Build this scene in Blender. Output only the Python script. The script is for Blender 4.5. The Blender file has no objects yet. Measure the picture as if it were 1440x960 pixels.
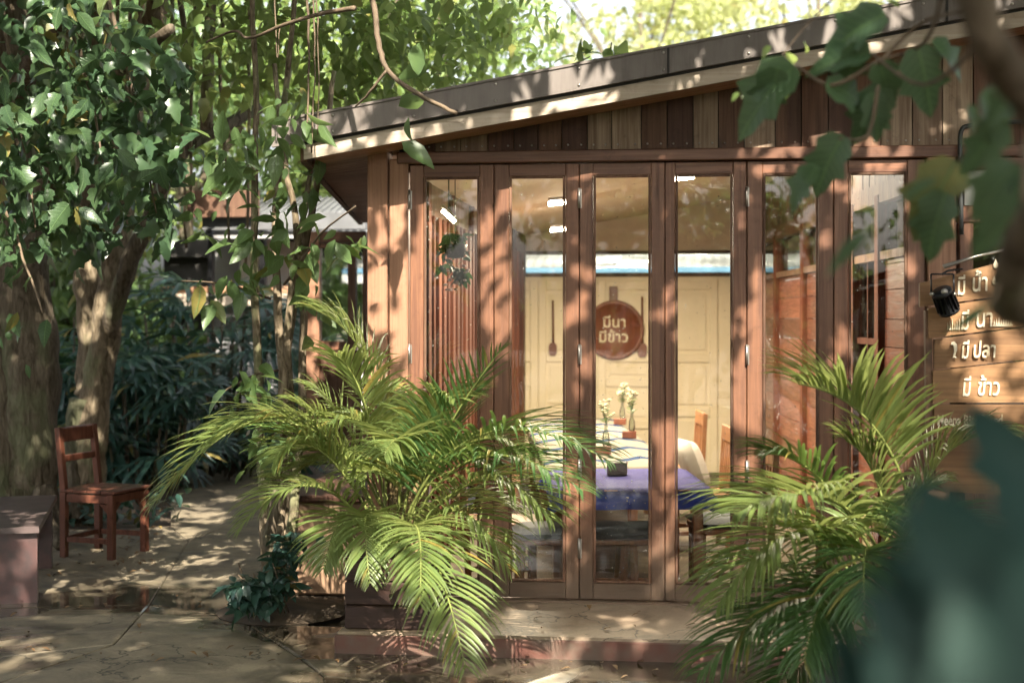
import bpy, math, random
import numpy as np
from mathutils import Vector, Matrix

rnd = random.Random(7)
rng = np.random.default_rng(11)
scene = bpy.context.scene
COL = scene.collection

# ------------------------------------------------------------------ camera
YAW = math.radians(6.5)
CAM = Vector((0.0, -7.5, 1.6))
FPX, CX, HZ = 2000.0, 720.0, 445.0        # focal length in photo pixels, centre column, horizon row
FWD = Vector((-math.sin(YAW), math.cos(YAW), 0))
RGT = Vector((math.cos(YAW), math.sin(YAW), 0))
UP = Vector((0, 0, 1))
cd = bpy.data.cameras.new('camera')
cam = bpy.data.objects.new('camera', cd)
COL.objects.link(cam)
cam.location = CAM
cam.rotation_euler = (math.pi / 2, 0, YAW)
cd.sensor_width = 36
cd.lens = 50
cd.shift_y = (480 - HZ) / 1440.0 * -1
cd.clip_start = 0.05
cd.clip_end = 2000
cd.dof.use_dof = True
cd.dof.focus_distance = 7.1
cd.dof.aperture_fstop = 2.2
scene.camera = cam

# ------------------------------------------------------------------ light
SUN = Vector((0.30, -1.0, 0.95)).normalized()       # towards the sun
world = bpy.data.worlds.new("World")
scene.world = world
world.use_nodes = True
nt = world.node_tree
sky = nt.nodes.new('ShaderNodeTexSky')
sky.sky_type = 'NISHITA'
sky.sun_disc = False
sky.sun_elevation = math.asin(SUN.z)
sky.sun_rotation = math.atan2(SUN.x, SUN.y)
sky.air_density = 1.0
sky.dust_density = 7.0
sky.ozone_density = 0.6
bg = nt.nodes['Background']
bg.inputs['Strength'].default_value = 0.075
hz = nt.nodes.new('ShaderNodeHueSaturation')      # hazy pale sky
hz.inputs['Saturation'].default_value = .35
hz.inputs['Value'].default_value = 1.7
nt.links.new(sky.outputs[0], hz.inputs['Color'])
nt.links.new(hz.outputs[0], bg.inputs[0])
sl = bpy.data.lights.new('sun', 'SUN')
sl.energy = 5.0
sl.angle = math.radians(0.45)
sl.color = (1.0, 0.90, 0.76)
so = bpy.data.objects.new('sun', sl)
COL.objects.link(so)
so.rotation_euler = SUN.to_track_quat('Z', 'Y').to_euler()
so.location = (3, -10, 12)
scene.view_settings.view_transform = 'Standard'
scene.view_settings.look = 'None'
scene.view_settings.exposure = 1.85
scene.view_settings.gamma = 1
scene.cycles.max_bounces = 8
scene.cycles.diffuse_bounces = 3
scene.cycles.glossy_bounces = 3
scene.cycles.transmission_bounces = 4
scene.cycles.transparent_max_bounces = 10
scene.cycles.caustics_reflective = False
scene.cycles.caustics_refractive = False
scene.cycles.use_adaptive_sampling = True
scene.cycles.adaptive_threshold = 0.025
scene.cycles.sample_clamp_indirect = 6.0
scene.cycles.use_denoising = True

# ------------------------------------------------------------------ places
def at(px, py, t):
    return CAM + FWD * t + RGT * ((px - CX) / FPX * t) + UP * ((HZ - py) / FPX * t)

def onY(px, py, Y):
    u = (px - CX) / FPX
    t = (Y - CAM.y) / (FWD.y + u * RGT.y)
    return at(px, py, t)

def gnd(px, py, z=0.0):
    t = (CAM.z - z) * FPX / (py - HZ)
    return at(px, py, t)

def FX(px, Y=0.0):
    return onY(px, HZ, Y).x

# ------------------------------------------------------------------ materials
def newmat(name):
    m = bpy.data.materials.new(name)
    m.use_nodes = True
    n = m.node_tree.nodes
    return m, n, m.node_tree.links, n['Principled BSDF'], n['Material Output']

def mixc(n, l, fac, a, b, typ='MIX'):
    x = n.new('ShaderNodeMix'); x.data_type = 'RGBA'; x.blend_type = typ
    if hasattr(fac, 'links'): l.new(fac, x.inputs[0])
    else: x.inputs[0].default_value = fac
    for k, v in ((6, a), (7, b)):
        if hasattr(v, 'links'): l.new(v, x.inputs[k])
        else: x.inputs[k].default_value = (*v, 1)
    return x.outputs[2]

def noise(n, l, vec, scale, detail=4, rough=.55, dist=0.0):
    x = n.new('ShaderNodeTexNoise')
    x.inputs['Scale'].default_value = scale
    x.inputs['Detail'].default_value = detail
    x.inputs['Roughness'].default_value = rough
    x.inputs['Distortion'].default_value = dist
    if vec is not None: l.new(vec, x.inputs['Vector'])
    return x.outputs['Fac']

def ramp(n, l, fac, lo, hi, a=0.0, b=1.0):
    x = n.new('ShaderNodeMapRange')
    x.inputs['From Min'].default_value = lo; x.inputs['From Max'].default_value = hi
    x.inputs['To Min'].default_value = a; x.inputs['To Max'].default_value = b
    l.new(fac, x.inputs['Value'])
    return x.outputs['Result']

def coords(n, l, scale=(1, 1, 1), rand=True):
    tc = n.new('ShaderNodeTexCoord')
    mp = n.new('ShaderNodeMapping')
    mp.inputs['Scale'].default_value = scale
    if rand:
        oi = n.new('ShaderNodeObjectInfo')
        mu = n.new('ShaderNodeMath'); mu.operation = 'MULTIPLY'; mu.inputs[1].default_value = 37.0
        l.new(oi.outputs['Random'], mu.inputs[0])
        cb = n.new('ShaderNodeCombineXYZ')
        for k in range(3): l.new(mu.outputs[0], cb.inputs[k])
        l.new(cb.outputs[0], mp.inputs['Location'])
    l.new(tc.outputs['Object'], mp.inputs['Vector'])
    return mp.outputs[0]

def bump(n, l, bs, h, strength=.3, dist=.01):
    b = n.new('ShaderNodeBump')
    b.inputs['Strength'].default_value = strength
    b.inputs['Distance'].default_value = dist
    l.new(h, b.inputs['Height'])
    l.new(b.outputs[0], bs.inputs['Normal'])

def wood(name, c, dark, axis='z', rough=.5, var=.25, spec=.4, blotch=None, base=False):
    m, n, l, bs, out = newmat(name)
    s = {'z': (38, 38, 1.6), 'x': (1.6, 38, 38), 'y': (38, 1.6, 38)}[axis]
    v = coords(n, l, s)
    g = noise(n, l, v, 1.0, 5, .6, .8)
    v2 = coords(n, l, tuple(max(.9, q * .12) for q in s))
    g2 = noise(n, l, v2, 1.0, 3)
    col = mixc(n, l, ramp(n, l, g, .32, .68), dark, c)
    if blotch: col = mixc(n, l, ramp(n, l, g2, .5, .72), col, blotch)
    else: col = mixc(n, l, ramp(n, l, g2, .35, .75, 0, .5), col, tuple(q * .6 for q in c))
    v3 = coords(n, l, (1, 1, 1))
    sc1 = noise(n, l, v3, 14, 5, .7, .5)
    col = mixc(n, l, ramp(n, l, sc1, .56, .72, 0, .45), col, tuple(q * .55 for q in dark))       # scuffs
    kn = n.new('ShaderNodeTexVoronoi'); kn.inputs['Scale'].default_value = 1.0
    l.new(coords(n, l, tuple(3.2 if q > 10 else 1.3 for q in s)), kn.inputs['Vector'])
    col = mixc(n, l, ramp(n, l, kn.outputs['Distance'], .05, .09, .75, 0), col, tuple(q * .5 for q in dark))   # knots
    if base:                                                              # rain splash dirt near the sill
        tz = n.new('ShaderNodeTexCoord'); sz = n.new('ShaderNodeSeparateXYZ'); l.new(tz.outputs['Object'], sz.inputs[0])
        az = n.new('ShaderNodeMath'); az.operation = 'MULTIPLY_ADD'; az.inputs[1].default_value = .5; l.new(sc1, az.inputs[0]); l.new(sz.outputs['Z'], az.inputs[2])
        col = mixc(n, l, ramp(n, l, az.outputs[0], .42, .85, .7, 0), col, (.13, .10, .07))
    oi = n.new('ShaderNodeObjectInfo')
    hs = n.new('ShaderNodeHueSaturation')
    l.new(ramp(n, l, oi.outputs['Random'], 0, 1, 1 - var, 1 + var), hs.inputs['Value'])
    l.new(col, hs.inputs['Color'])
    l.new(hs.outputs[0], bs.inputs['Base Color'])
    l.new(ramp(n, l, g, .3, .7, rough + .12, rough - .08), bs.inputs['Roughness'])
    bs.inputs['Specular IOR Level'].default_value = spec
    bump(n, l, bs, g, .35, .004)
    return m

def plain(name, c, rough=.5, metal=0.0, var=.12, sc=6, c2=None, bmp=.15, spec=.5):
    m, n, l, bs, out = newmat(name)
    v = coords(n, l)
    g = noise(n, l, v, sc, 5)
    c2 = c2 or tuple(q * (1 - var * 2) for q in c)
    l.new(mixc(n, l, ramp(n, l, g, .35, .65), c, c2), bs.inputs['Base Color'])
    bs.inputs['Roughness'].default_value = rough
    bs.inputs['Metallic'].default_value = metal
    bs.inputs['Specular IOR Level'].default_value = spec
    if bmp: bump(n, l, bs, noise(n, l, v, sc * 8, 3), bmp, .004)
    return m

def leafmat(name, c1, c2, tr, rough=.33, trf=.35, spec=.5):
    m, n, l, bs, out = newmat(name)
    ge = n.new('ShaderNodeNewGeometry'); oi = n.new('ShaderNodeObjectInfo')
    ad = n.new('ShaderNodeMath'); ad.operation = 'ADD'
    l.new(ge.outputs['Random Per Island'], ad.inputs[0]); l.new(oi.outputs['Random'], ad.inputs[1])
    fr = n.new('ShaderNodeMath'); fr.operation = 'FRACT'; l.new(ad.outputs[0], fr.inputs[0])
    tc = n.new('ShaderNodeTexCoord')
    g = noise(n, l, tc.outputs['Object'], 2.2, 2)
    col = mixc(n, l, fr.outputs[0], c1, c2)
    col = mixc(n, l, ramp(n, l, fr.outputs[0], .965, .975), col, (.26, .20, .05))     # a few yellowed leaves
    col = mixc(n, l, ramp(n, l, g, .4, .65, 0, .45), col, tuple(.5 * (a + b) * .8 for a, b in zip(c1, c2)))
    # fine veins / blemishes
    g3 = noise(n, l, tc.outputs['Object'], 60, 2)
    col = mixc(n, l, ramp(n, l, g3, .55, .75, 0, .25), col, (c2[0] * 1.6, c2[1] * 1.3, c2[2]))
    l.new(col, bs.inputs['Base Color'])
    bs.inputs['Roughness'].default_value = rough
    bs.inputs['Specular IOR Level'].default_value = spec
    t = n.new('ShaderNodeBsdfTranslucent')
    trc = mixc(n, l, fr.outputs[0], tr, tuple(q * .7 for q in tr))
    l.new(trc, t.inputs['Color'])
    mx = n.new('ShaderNodeMixShader'); mx.inputs[0].default_value = trf
    l.new(bs.outputs[0], mx.inputs[1]); l.new(t.outputs[0], mx.inputs[2])
    l.new(mx.outputs[0], out.inputs['Surface'])
    return m

def veinmat(name, src, c):
    m = M[src].copy(); m.name = name
    n, l = m.node_tree.nodes, m.node_tree.links
    bs = n['Principled BSDF']; old = bs.inputs['Base Color'].links[0].from_socket
    tc = n.new('ShaderNodeTexCoord'); sp = n.new('ShaderNodeSeparateXYZ'); l.new(tc.outputs['Object'], sp.inputs[0])
    ab = n.new('ShaderNodeMath'); ab.operation = 'ABSOLUTE'; l.new(sp.outputs['X'], ab.inputs[0])
    mid = ramp(n, l, ab.outputs[0], .006, .016, 1, 0)
    ml = n.new('ShaderNodeMath'); ml.operation = 'MULTIPLY_ADD'; ml.inputs[1].default_value = -.7
    l.new(ab.outputs[0], ml.inputs[0]); l.new(sp.outputs['Y'], ml.inputs[2])
    pp = n.new('ShaderNodeMath'); pp.operation = 'PINGPONG'; pp.inputs[1].default_value = .055; l.new(ml.outputs[0], pp.inputs[0])
    lat = ramp(n, l, pp.outputs[0], .002, .009, .6, 0)
    mx = n.new('ShaderNodeMath'); mx.operation = 'MAXIMUM'; l.new(mid, mx.inputs[0]); l.new(lat, mx.inputs[1])
    l.new(mixc(n, l, mx.outputs[0], old, c), bs.inputs['Base Color'])
    bump(n, l, bs, mx.outputs[0], .5, .02)
    return m

def glassmat(name, tint=(.93, .95, .93), smudge=.035):
    m, n, l, bs, out = newmat(name)
    n.remove(bs)
    tr = n.new('ShaderNodeBsdfTransparent'); tr.inputs[0].default_value = (*tint, 1)
    gl = n.new('ShaderNodeBsdfGlossy'); gl.inputs['Roughness'].default_value = .015
    fr = n.new('ShaderNodeFresnel'); fr.inputs['IOR'].default_value = 1.5
    ad = n.new('ShaderNodeMath'); ad.operation = 'MULTIPLY_ADD'; ad.inputs[1].default_value = .95; ad.inputs[2].default_value = .01
    l.new(fr.outputs[0], ad.inputs[0])
    mx = n.new('ShaderNodeMixShader')
    l.new(ad.outputs[0], mx.inputs[0]); l.new(tr.outputs[0], mx.inputs[1]); l.new(gl.outputs[0], mx.inputs[2])
    tc = n.new('ShaderNodeTexCoord')
    df = n.new('ShaderNodeBsdfDiffuse'); df.inputs[0].default_value = (.7, .68, .6, 1)
    sp = noise(n, l, tc.outputs['Object'], 55, 2)
    st = noise(n, l, tc.outputs['Object'], 3.5, 5, .7, 1.0)
    a = ramp(n, l, sp, .70, .74, 0, .45)
    b = ramp(n, l, st, .5, .8, 0.0, smudge)
    mxx = n.new('ShaderNodeMath'); mxx.operation = 'MAXIMUM'
    l.new(a, mxx.inputs[0]); l.new(b, mxx.inputs[1])
    m2 = n.new('ShaderNodeMixShader')
    l.new(mxx.outputs[0], m2.inputs[0]); l.new(mx.outputs[0], m2.inputs[1]); l.new(df.outputs[0], m2.inputs[2])
    l.new(m2.outputs[0], out.inputs['Surface'])
    return m

def emis(name, c, s):
    m, n, l, bs, out = newmat(name)
    bs.inputs['Base Color'].default_value = (.8, .8, .8, 1)
    bs.inputs['Emission Color'].default_value = (*c, 1)
    bs.inputs['Emission Strength'].default_value = s
    return m

def concrete(name, c1, c2, wetlo=.5, wethi=.58, sc=.55, dark=.35, rough=.75, bias=False):
    m, n, l, bs, out = newmat(name)
    v = coords(n, l, rand=False)
    big = noise(n, l, v, sc, 4, .55, .6)
    mid = noise(n, l, v, 3.0, 6, .65)
    fin = noise(n, l, v, 70, 3)
    col = mixc(n, l, ramp(n, l, mid, .35, .65), c1, c2)
    col = mixc(n, l, ramp(n, l, fin, .45, .7, 0, .35), col, tuple(q * .5 for q in c1))
    if bias:
        sy = n.new('ShaderNodeSeparateXYZ'); l.new(v, sy.inputs[0])
        ad = n.new('ShaderNodeMath'); ad.operation = 'ADD'; l.new(big, ad.inputs[0]); l.new(ramp(n, l, sy.outputs['Y'], .9, -.1, -.16, .06), ad.inputs[1])
        big = ad.outputs[0]
    st = noise(n, l, v, 1.3, 6, .7, 1.5)
    col = mixc(n, l, ramp(n, l, st, .48, .66, 0, .75), col, tuple(q * .42 for q in c2))
    vo = n.new('ShaderNodeTexVoronoi'); vo.feature = 'DISTANCE_TO_EDGE'; vo.inputs['Scale'].default_value = .8
    wv_ = n.new('ShaderNodeVectorMath'); wv_.operation = 'ADD'
    nz = n.new('ShaderNodeTexNoise'); nz.inputs['Scale'].default_value = 2.5; nz.inputs['Detail'].default_value = 6; l.new(v, nz.inputs['Vector'])
    l.new(v, wv_.inputs[0]); l.new(nz.outputs['Color'], wv_.inputs[1]); l.new(wv_.outputs[0], vo.inputs['Vector'])
    crack = ramp(n, l, vo.outputs['Distance'], .0, .009, 1, 0)
    col = mixc(n, l, crack, col, tuple(q * .25 for q in c2))
    wet = ramp(n, l, big, wetlo, wethi)
    colw = mixc(n, l, 1.0, col, (dark, dark, dark * 1.05), 'MULTIPLY')
    col = mixc(n, l, wet, col, colw)
    l.new(col, bs.inputs['Base Color'])
    l.new(ramp(n, l, wet, 0, 1, rough, .07), bs.inputs['Roughness'])
    hm = n.new('ShaderNodeMath'); hm.operation = 'MULTIPLY'
    inv = ramp(n, l, wet, 0, 1, 1, .04)
    l.new(inv, hm.inputs[0]); l.new(mixc(n, l, .6, fin, mid), hm.inputs[1])
    bump(n, l, bs, hm.outputs[0], .45, .006)
    return m

M = {}
M['door'] = wood('door_wood', (.235, .112, .063), (.09, .038, .022), 'z', .42, .14, .45, base=True)
M['doorx'] = wood('door_wood_cross', (.215, .10, .056), (.09, .038, .022), 'x', .42, .14, .45, base=True)
M['post'] = wood('post_wood', (.35, .19, .115), (.22, .11, .065), 'z', .5, .1, base=True)
M['plank_a'] = wood('plank_grey', (.33, .255, .18), (.16, .11, .075), 'z', .7, .22, .3, (.10, .06, .04))
M['plank_b'] = wood('plank_brown', (.17, .095, .057), (.08, .04, .026), 'z', .65, .25, .3, (.06, .035, .025))
M['plank_c'] = wood('plank_dark', (.10, .048, .03), (.045, .022, .015), 'z', .6, .25, .3)
M['soffit'] = wood('soffit_wood', (.38, .22, .13), (.27, .14, .075), 'x', .6, .1)
M['soffit_y'] = wood('soffit_board_wood', (.36, .18, .09), (.2, .09, .045), 'x', .6, .15)
M['fascia'] = wood('fascia_wood', (.50, .43, .34), (.36, .29, .22), 'x', .65, .05)
M['flash'] = plain('roof_flashing', (.15, .115, .095), .55, 0.0, .15, 3, bmp=.05)
def streaks(name, c, d):
    m, n, l, bs, out = newmat(name)
    a = noise(n, l, coords(n, l, (22, 22, 2.2), False), 1.0, 6, .7); b = noise(n, l, coords(n, l, (2, 2, 2), False), 1.0, 5, .65)
    col = mixc(n, l, ramp(n, l, a, .45, .75), c, d)
    col = mixc(n, l, ramp(n, l, b, .48, .68, 0, .6), col, (c[0] * 1.25, c[1] * 1.3, c[2] * 1.35))
    l.new(col, bs.inputs['Base Color']); l.new(ramp(n, l, b, .3, .7, .42, .7), bs.inputs['Roughness'])
    return m
M['flash'] = streaks('weathered_flashing', (.15, .13, .115), (.085, .07, .06))
M['gap'] = plain('gap_shade_black', (.03, .028, .025), .8)  # near-black for shade in gaps and the open shed; also seams, posts
M['cream'] = plain('cream_paint', (.66, .55, .38), .55, 0, .04, 2, bmp=.03)
M['creamw'] = plain('cream_ceiling', (.74, .66, .52), .7, 0, .04, 2, bmp=.03)
M['redwall'] = wood('red_wall_wood', (.19, .06, .035), (.08, .028, .018), 'y', .38, .3, .5)
M['redbat'] = wood('red_batten_wood', (.12, .038, .02), (.05, .016, .01), 'z', .75, .3, .15)
M['floor'] = plain('interior_floor_tile', (.50, .33, .17), .3, 0, .1, 3, bmp=.02)
M['glass'] = glassmat('window_glass')
M['hinge'] = plain('steel_hinge', (.45, .42, .38), .35, .9, .1, 20, bmp=0)
M['iron'] = plain('black_iron', (.02, .02, .022), .35, .6, .1, 20, bmp=0)
M['black'] = plain('black_conduit', (.025, .028, .027), .4, 0, .1, 20, bmp=0)
M['ledge'] = concrete('ledge_concrete', (.34, .26, .18), (.26, .19, .13), .62, .75, .9, .5, .6)
M['ledge_red'] = plain('worn_red_oxide', (.13, .052, .038), .55, 0, .2, 7, c2=(.13, .10, .075))
M['conc'] = concrete('wet_concrete', (.27, .225, .15), (.15, .125, .085), .45, .52, .55, .36, bias=True)
M['soil'] = plain('soil', (.10, .072, .045), .9, 0, .3, 8, bmp=.8)
M['plaster'] = plain('brown_plaster', (.30, .19, .115), .8, 0, .12, 3)
M['benchtop'] = plain('bench_stone', (.12, .09, .085), .35, 0, .2, 9)
M['benchleg'] = plain('red_terrazzo', (.095, .05, .046), .4, 0, .15, 12, c2=(.05, .033, .032))
M['chair'] = wood('chair_wood', (.17, .062, .036), (.08, .03, .018), 'z', .4, .15)
M['chairi'] = wood('cafe_chair_wood', (.32, .14, .06), (.19, .08, .035), 'z', .4, .1)
M['cushd'] = plain('dark_cushion', (.02, .025, .03), .7)
M['cushl'] = plain('pale_cushion', (.55, .50, .44), .8)
M['planter'] = wood('planter_wood', (.055, .028, .020), (.028, .014, .011), 'x', .5, .2)
def barkmat(name, c, d, sc=1.0):
    m, n, l, bs, out = newmat(name)
    v = coords(n, l, (14 * sc, 14 * sc, 4 * sc)); v2 = coords(n, l, (3, 3, 2))
    a = noise(n, l, v, 1.0, 7, .68, 1.2); b = noise(n, l, v2, 1.0, 5, .6)
    vo = n.new('ShaderNodeTexVoronoi'); vo.feature = 'DISTANCE_TO_EDGE'; vo.inputs['Scale'].default_value = 1.4
    mp_ = n.new('ShaderNodeVectorMath'); mp_.operation = 'ADD'
    nz = n.new('ShaderNodeTexNoise'); nz.inputs['Scale'].default_value = .7; nz.inputs['Detail'].default_value = 5; l.new(v, nz.inputs['Vector'])
    l.new(v, mp_.inputs[0]); l.new(nz.outputs['Color'], mp_.inputs[1]); l.new(mp_.outputs[0], vo.inputs['Vector'])
    fis = ramp(n, l, vo.outputs['Distance'], .0, .16, 0, 1)
    col = mixc(n, l, ramp(n, l, a, .35, .65), d, c)
    col = mixc(n, l, ramp(n, l, b, .52, .62, 0, .6), col, (c[0] * .7, c[1] * .95, c[2] * .7))       # lichen and moss
    col = mixc(n, l, ramp(n, l, fis, 0, 1, .22, 0), col, tuple(q * .5 for q in d))
    l.new(col, bs.inputs['Base Color']); bs.inputs['Roughness'].default_value = .92; bs.inputs['Specular IOR Level'].default_value = .2
    h = n.new('ShaderNodeMath'); h.operation = 'MULTIPLY_ADD'; h.inputs[1].default_value = .25; l.new(fis, h.inputs[0]); l.new(a, h.inputs[2])
    bump(n, l, bs, h.outputs[0], .8, .015)
    return m
M['bark'] = barkmat('grey_bark', (.18, .15, .11), (.045, .034, .02))
M['bark2'] = barkmat('pale_bark', (.27, .22, .15), (.08, .06, .035), 1.2)
M['twig'] = plain('twig_bark', (.15, .11, .07), .85, 0, .2, 9, bmp=.4)
M['sign'] = wood('sign_wood', (.28, .155, .07), (.15, .08, .038), 'x', .6, .18, .3, (.12, .06, .03))
M['letter'] = plain('cream_lettering', (.78, .72, .56), .7, 0, .04, 26, c2=(.50, .40, .24), bmp=.2)
M['tray'] = wood('tray_wood', (.19, .06, .032), (.11, .034, .018), 'z', .45, .1)
M['paddle'] = wood('paddle_wood', (.17, .06, .035), (.09, .03, .02), 'z', .5, .3)
M['leaf_dark'] = leafmat('leaf_dark', (.038, .078, .042), (.065, .12, .05), (.16, .26, .09), .32, .28)
M['leaf_mid'] = leafmat('leaf_mid', (.055, .105, .042), (.10, .165, .055), (.30, .44, .14), .4, .4)
M['leaf_lit'] = leafmat('leaf_light', (.09, .16, .045), (.15, .22, .065), (.48, .60, .18), .45, .5)
M['vein_dark'] = veinmat('veined_dark_leaf', 'leaf_dark', (.11, .20, .07)); M['vein_mid'] = veinmat('veined_leaf', 'leaf_mid', (.15, .25, .08))
M['leaf_far_glare'] = leafmat('leaf_far_glare', (.26, .30, .14), (.36, .38, .20), (.75, .80, .35), .55, .5)  # paler than foliage: overexposed glare put into the leaf colour
M['leaf_blue'] = leafmat('leaf_bluegreen', (.026, .07, .058), (.045, .10, .075), (.08, .18, .06), .3, .2, .6)
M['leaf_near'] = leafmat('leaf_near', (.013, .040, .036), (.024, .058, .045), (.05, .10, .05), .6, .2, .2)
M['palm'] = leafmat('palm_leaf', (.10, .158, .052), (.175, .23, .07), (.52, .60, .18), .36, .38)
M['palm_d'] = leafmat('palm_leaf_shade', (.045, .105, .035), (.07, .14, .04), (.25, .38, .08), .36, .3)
M['stalk'] = plain('palm_stalk', (.22, .26, .07), .5, 0, .2, 6, bmp=.1)
M['cane'] = plain('palm_cane', (.30, .22, .10), .6, 0, .3, 12, bmp=.3)
M['white'] = plain('white_wall', (.70, .68, .68), .7, 0, .08, 2)
M['greywall'] = plain('grey_wall', (.30, .30, .30), .7, 0, .12, 2)
M['metal'] = plain('grey_metal_roof', (.40, .42, .46), .4, .3, .08, 2, bmp=.05)
M['darkmetal'] = plain('weathered_roof', (.13, .135, .14), .6, 0, .2, 2, bmp=.05)
M['oldroof'] = plain('dusty_roof', (.30, .29, .28), .6, 0, .2, 1.6, c2=(.12, .11, .10), bmp=.1)
M['blueroof'] = plain('blue_sheet', (.10, .20, .30), .4, 0, .15, 4)
M['frost'] = plain('pale_pane', (.50, .52, .46), .3, 0, .12, 3, bmp=0)
M['bottle'] = glassmat('bottle_glass', (.85, .9, .85), .05)
M['flower'] = plain('cream_flower', (.42, .38, .24), .7, 0, .1, 30, bmp=0)

# ------------------------------------------------------------------ mesh helpers
class MB:
    def __init__(s): s.v = []; s.f = []; s.sm = []
    def add(s, vs, fs, smooth=False):
        b = len(s.v); s.v += [tuple(q) for q in vs]
        s.f += [tuple(i + b for i in f) for f in fs]; s.sm += [smooth] * len(fs); return s
    def box(s, lo, hi, b=0.0, R=None, O=None):
        """axis box with chamfer b, optional rotation R about point O"""
        lo = Vector(lo); hi = Vector(hi)
        for k in range(3):
            if lo[k] > hi[k]: lo[k], hi[k] = hi[k], lo[k]
        c = (lo + hi) / 2; h = (hi - lo) / 2
        b = min(b, min(h) * .45)
        vs, fs = [], []
        if b <= 0:
            for sx in (-1, 1):
                for sy in (-1, 1):
                    for sz in (-1, 1): vs.append(c + Vector((sx * h.x, sy * h.y, sz * h.z)))
            fs = [(0, 1, 3, 2), (4, 6, 7, 5), (0, 4, 5, 1), (2, 3, 7, 6), (0, 2, 6, 4), (1, 5, 7, 3)]
        else:
            idx = {}
            for sx in (-1, 1):
                for sy in (-1, 1):
                    for sz in (-1, 1):
                        for a in range(3):
                            p = [sx * h.x, sy * h.y, sz * h.z]; sg = (sx, sy, sz)
                            for k in range(3):
                                if k != a: p[k] -= sg[k] * b
                            idx[(sx, sy, sz, a)] = len(vs); vs.append(c + Vector(p))
            for a in range(3):
                for sg in (-1, 1):
                    o = [k for k in range(3) if k != a]
                    loop = []
                    for (p, q) in ((-1, -1), (1, -1), (1, 1), (-1, 1)):
                        k3 = [0, 0, 0]; k3[a] = sg; k3[o[0]] = p; k3[o[1]] = q
                        loop.append(idx[(*k3, a)])
                    if (sg > 0) == (a == 1): loop.reverse()
                    fs.append(tuple(loop))
            for a in range(3):           # edges parallel to axis a
                o = [k for k in range(3) if k != a]
                for p in (-1, 1):
                    for q in (-1, 1):
                        k1 = [0, 0, 0]; k2 = [0, 0, 0]
                        k1[a] = -1; k2[a] = 1
                        for kk in (k1, k2): kk[o[0]] = p; kk[o[1]] = q
                        fs.append((idx[(*k1, o[0])], idx[(*k2, o[0])], idx[(*k2, o[1])], idx[(*k1, o[1])]))
            for sx in (-1, 1):
                for sy in (-1, 1):
                    for sz in (-1, 1):
                        fs.append(tuple(idx[(sx, sy, sz, a)] for a in range(3)))
        if R is not None:
            O = Vector(O) if O is not None else c
            vs = [O + R @ (v - O) for v in vs]
        return s.add(vs, fs)
    def bar(s, a, b, w, d, up=(0, 0, 1), ch=.003):
        """rectangular bar from a to b"""
        a = Vector(a); b = Vector(b); z = (b - a); L = z.length; z.normalize()
        x = z.cross(Vector(up))
        if x.length < 1e-4: x = z.cross(Vector((0, 1, 0)))
        x.normalize(); y = z.cross(x)
        R = Matrix((x, y, z)).transposed()
        n0 = len(s.v)
        s.box((-w / 2, -d / 2, 0), (w / 2, d / 2, L), ch)
        for i in range(n0, len(s.v)): s.v[i] = tuple(a + R @ Vector(s.v[i]))
        return s
    def tube(s, pts, rad, n=8, cap=True, jit=0.0):
        pts = [Vector(p) for p in pts]
        if not hasattr(rad, '__len__'): rad = [rad] * len(pts)
        vs, fs = [], []
        ref = Vector((.3, .2, 1)).normalized()
        for i, p in enumerate(pts):
            d = (pts[min(i + 1, len(pts) - 1)] - pts[max(i - 1, 0)])
            if d.length < 1e-6: d = Vector((0, 0, 1))
            d.normalize()
            x = d.cross(Vector((0, 1, 0)) if abs(d.y) < .9 else Vector((1, 0, 0))).normalized()
            y = d.cross(x)
            for k in range(n):
                a = 2 * math.pi * k / n
                r = rad[i] * (1 + jit * math.sin(a * 3 + i * .7) + jit * .6 * rnd.uniform(-1, 1))
                vs.append(p + x * (math.cos(a) * r) + y * (math.sin(a) * r))
        for i in range(len(pts) - 1):
            for k in range(n):
                k2 = (k + 1) % n
                fs.append((i * n + k, i * n + k2, (i + 1) * n + k2, (i + 1) * n + k))
        if cap:
            fs.append(tuple(range(n - 1, -1, -1))); fs.append(tuple((len(pts) - 1) * n + k for k in range(n)))
        return s.add(vs, fs, True)
    def lathe(s, prof, c, n=16, axis='z'):
        vs, fs = [], []
        for (r, h) in prof:
            for k in range(n):
                a = 2 * math.pi * k / n
                q = (r * math.cos(a), r * math.sin(a), h)
                if axis == 'y': q = (q[0], q[2], q[1])
                vs.append(Vector(c) + Vector(q))
        for i in range(len(prof) - 1):
            for k in range(n):
                k2 = (k + 1) % n
                fs.append((i * n + k, i * n + k2, (i + 1) * n + k2, (i + 1) * n + k))
        return s.add(vs, fs, True)
    def prism(s, pts, off):
        """extrude a planar polygon by the vector off"""
        n = len(pts); off = Vector(off)
        vs = [Vector(p) for p in pts] + [Vector(p) + off for p in pts]
        fs = [tuple(range(n)), tuple(range(2 * n - 1, n - 1, -1))]
        fs += [(i, i + n, (i + 1) % n + n, (i + 1) % n) for i in range(n)]
        return s.add(vs, fs)
    def mesh(s, name, mat):
        me = bpy.data.meshes.new(name)
        me.from_pydata(s.v, [], s.f)
        me.polygons.foreach_set('use_smooth', s.sm)
        me.materials.append(M[mat] if isinstance(mat, str) else mat)
        return me
    def build(s, name, mat, parent=None, label=None, kind=None):
        return link(s.mesh(name, mat), name, parent, label, kind)

def link(me, name, parent=None, label=None, kind=None):
    o = bpy.data.objects.new(name, me)
    COL.objects.link(o)
    if parent is not None: par(o, parent)
    if label: o['label'] = label
    if kind: o['kind'] = kind
    return o

def wloc(o):
    p = Vector(o.location)
    return p + (wloc(o.parent) if o.parent and not o.get('_own') else Vector((0, 0, 0)))

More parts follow.
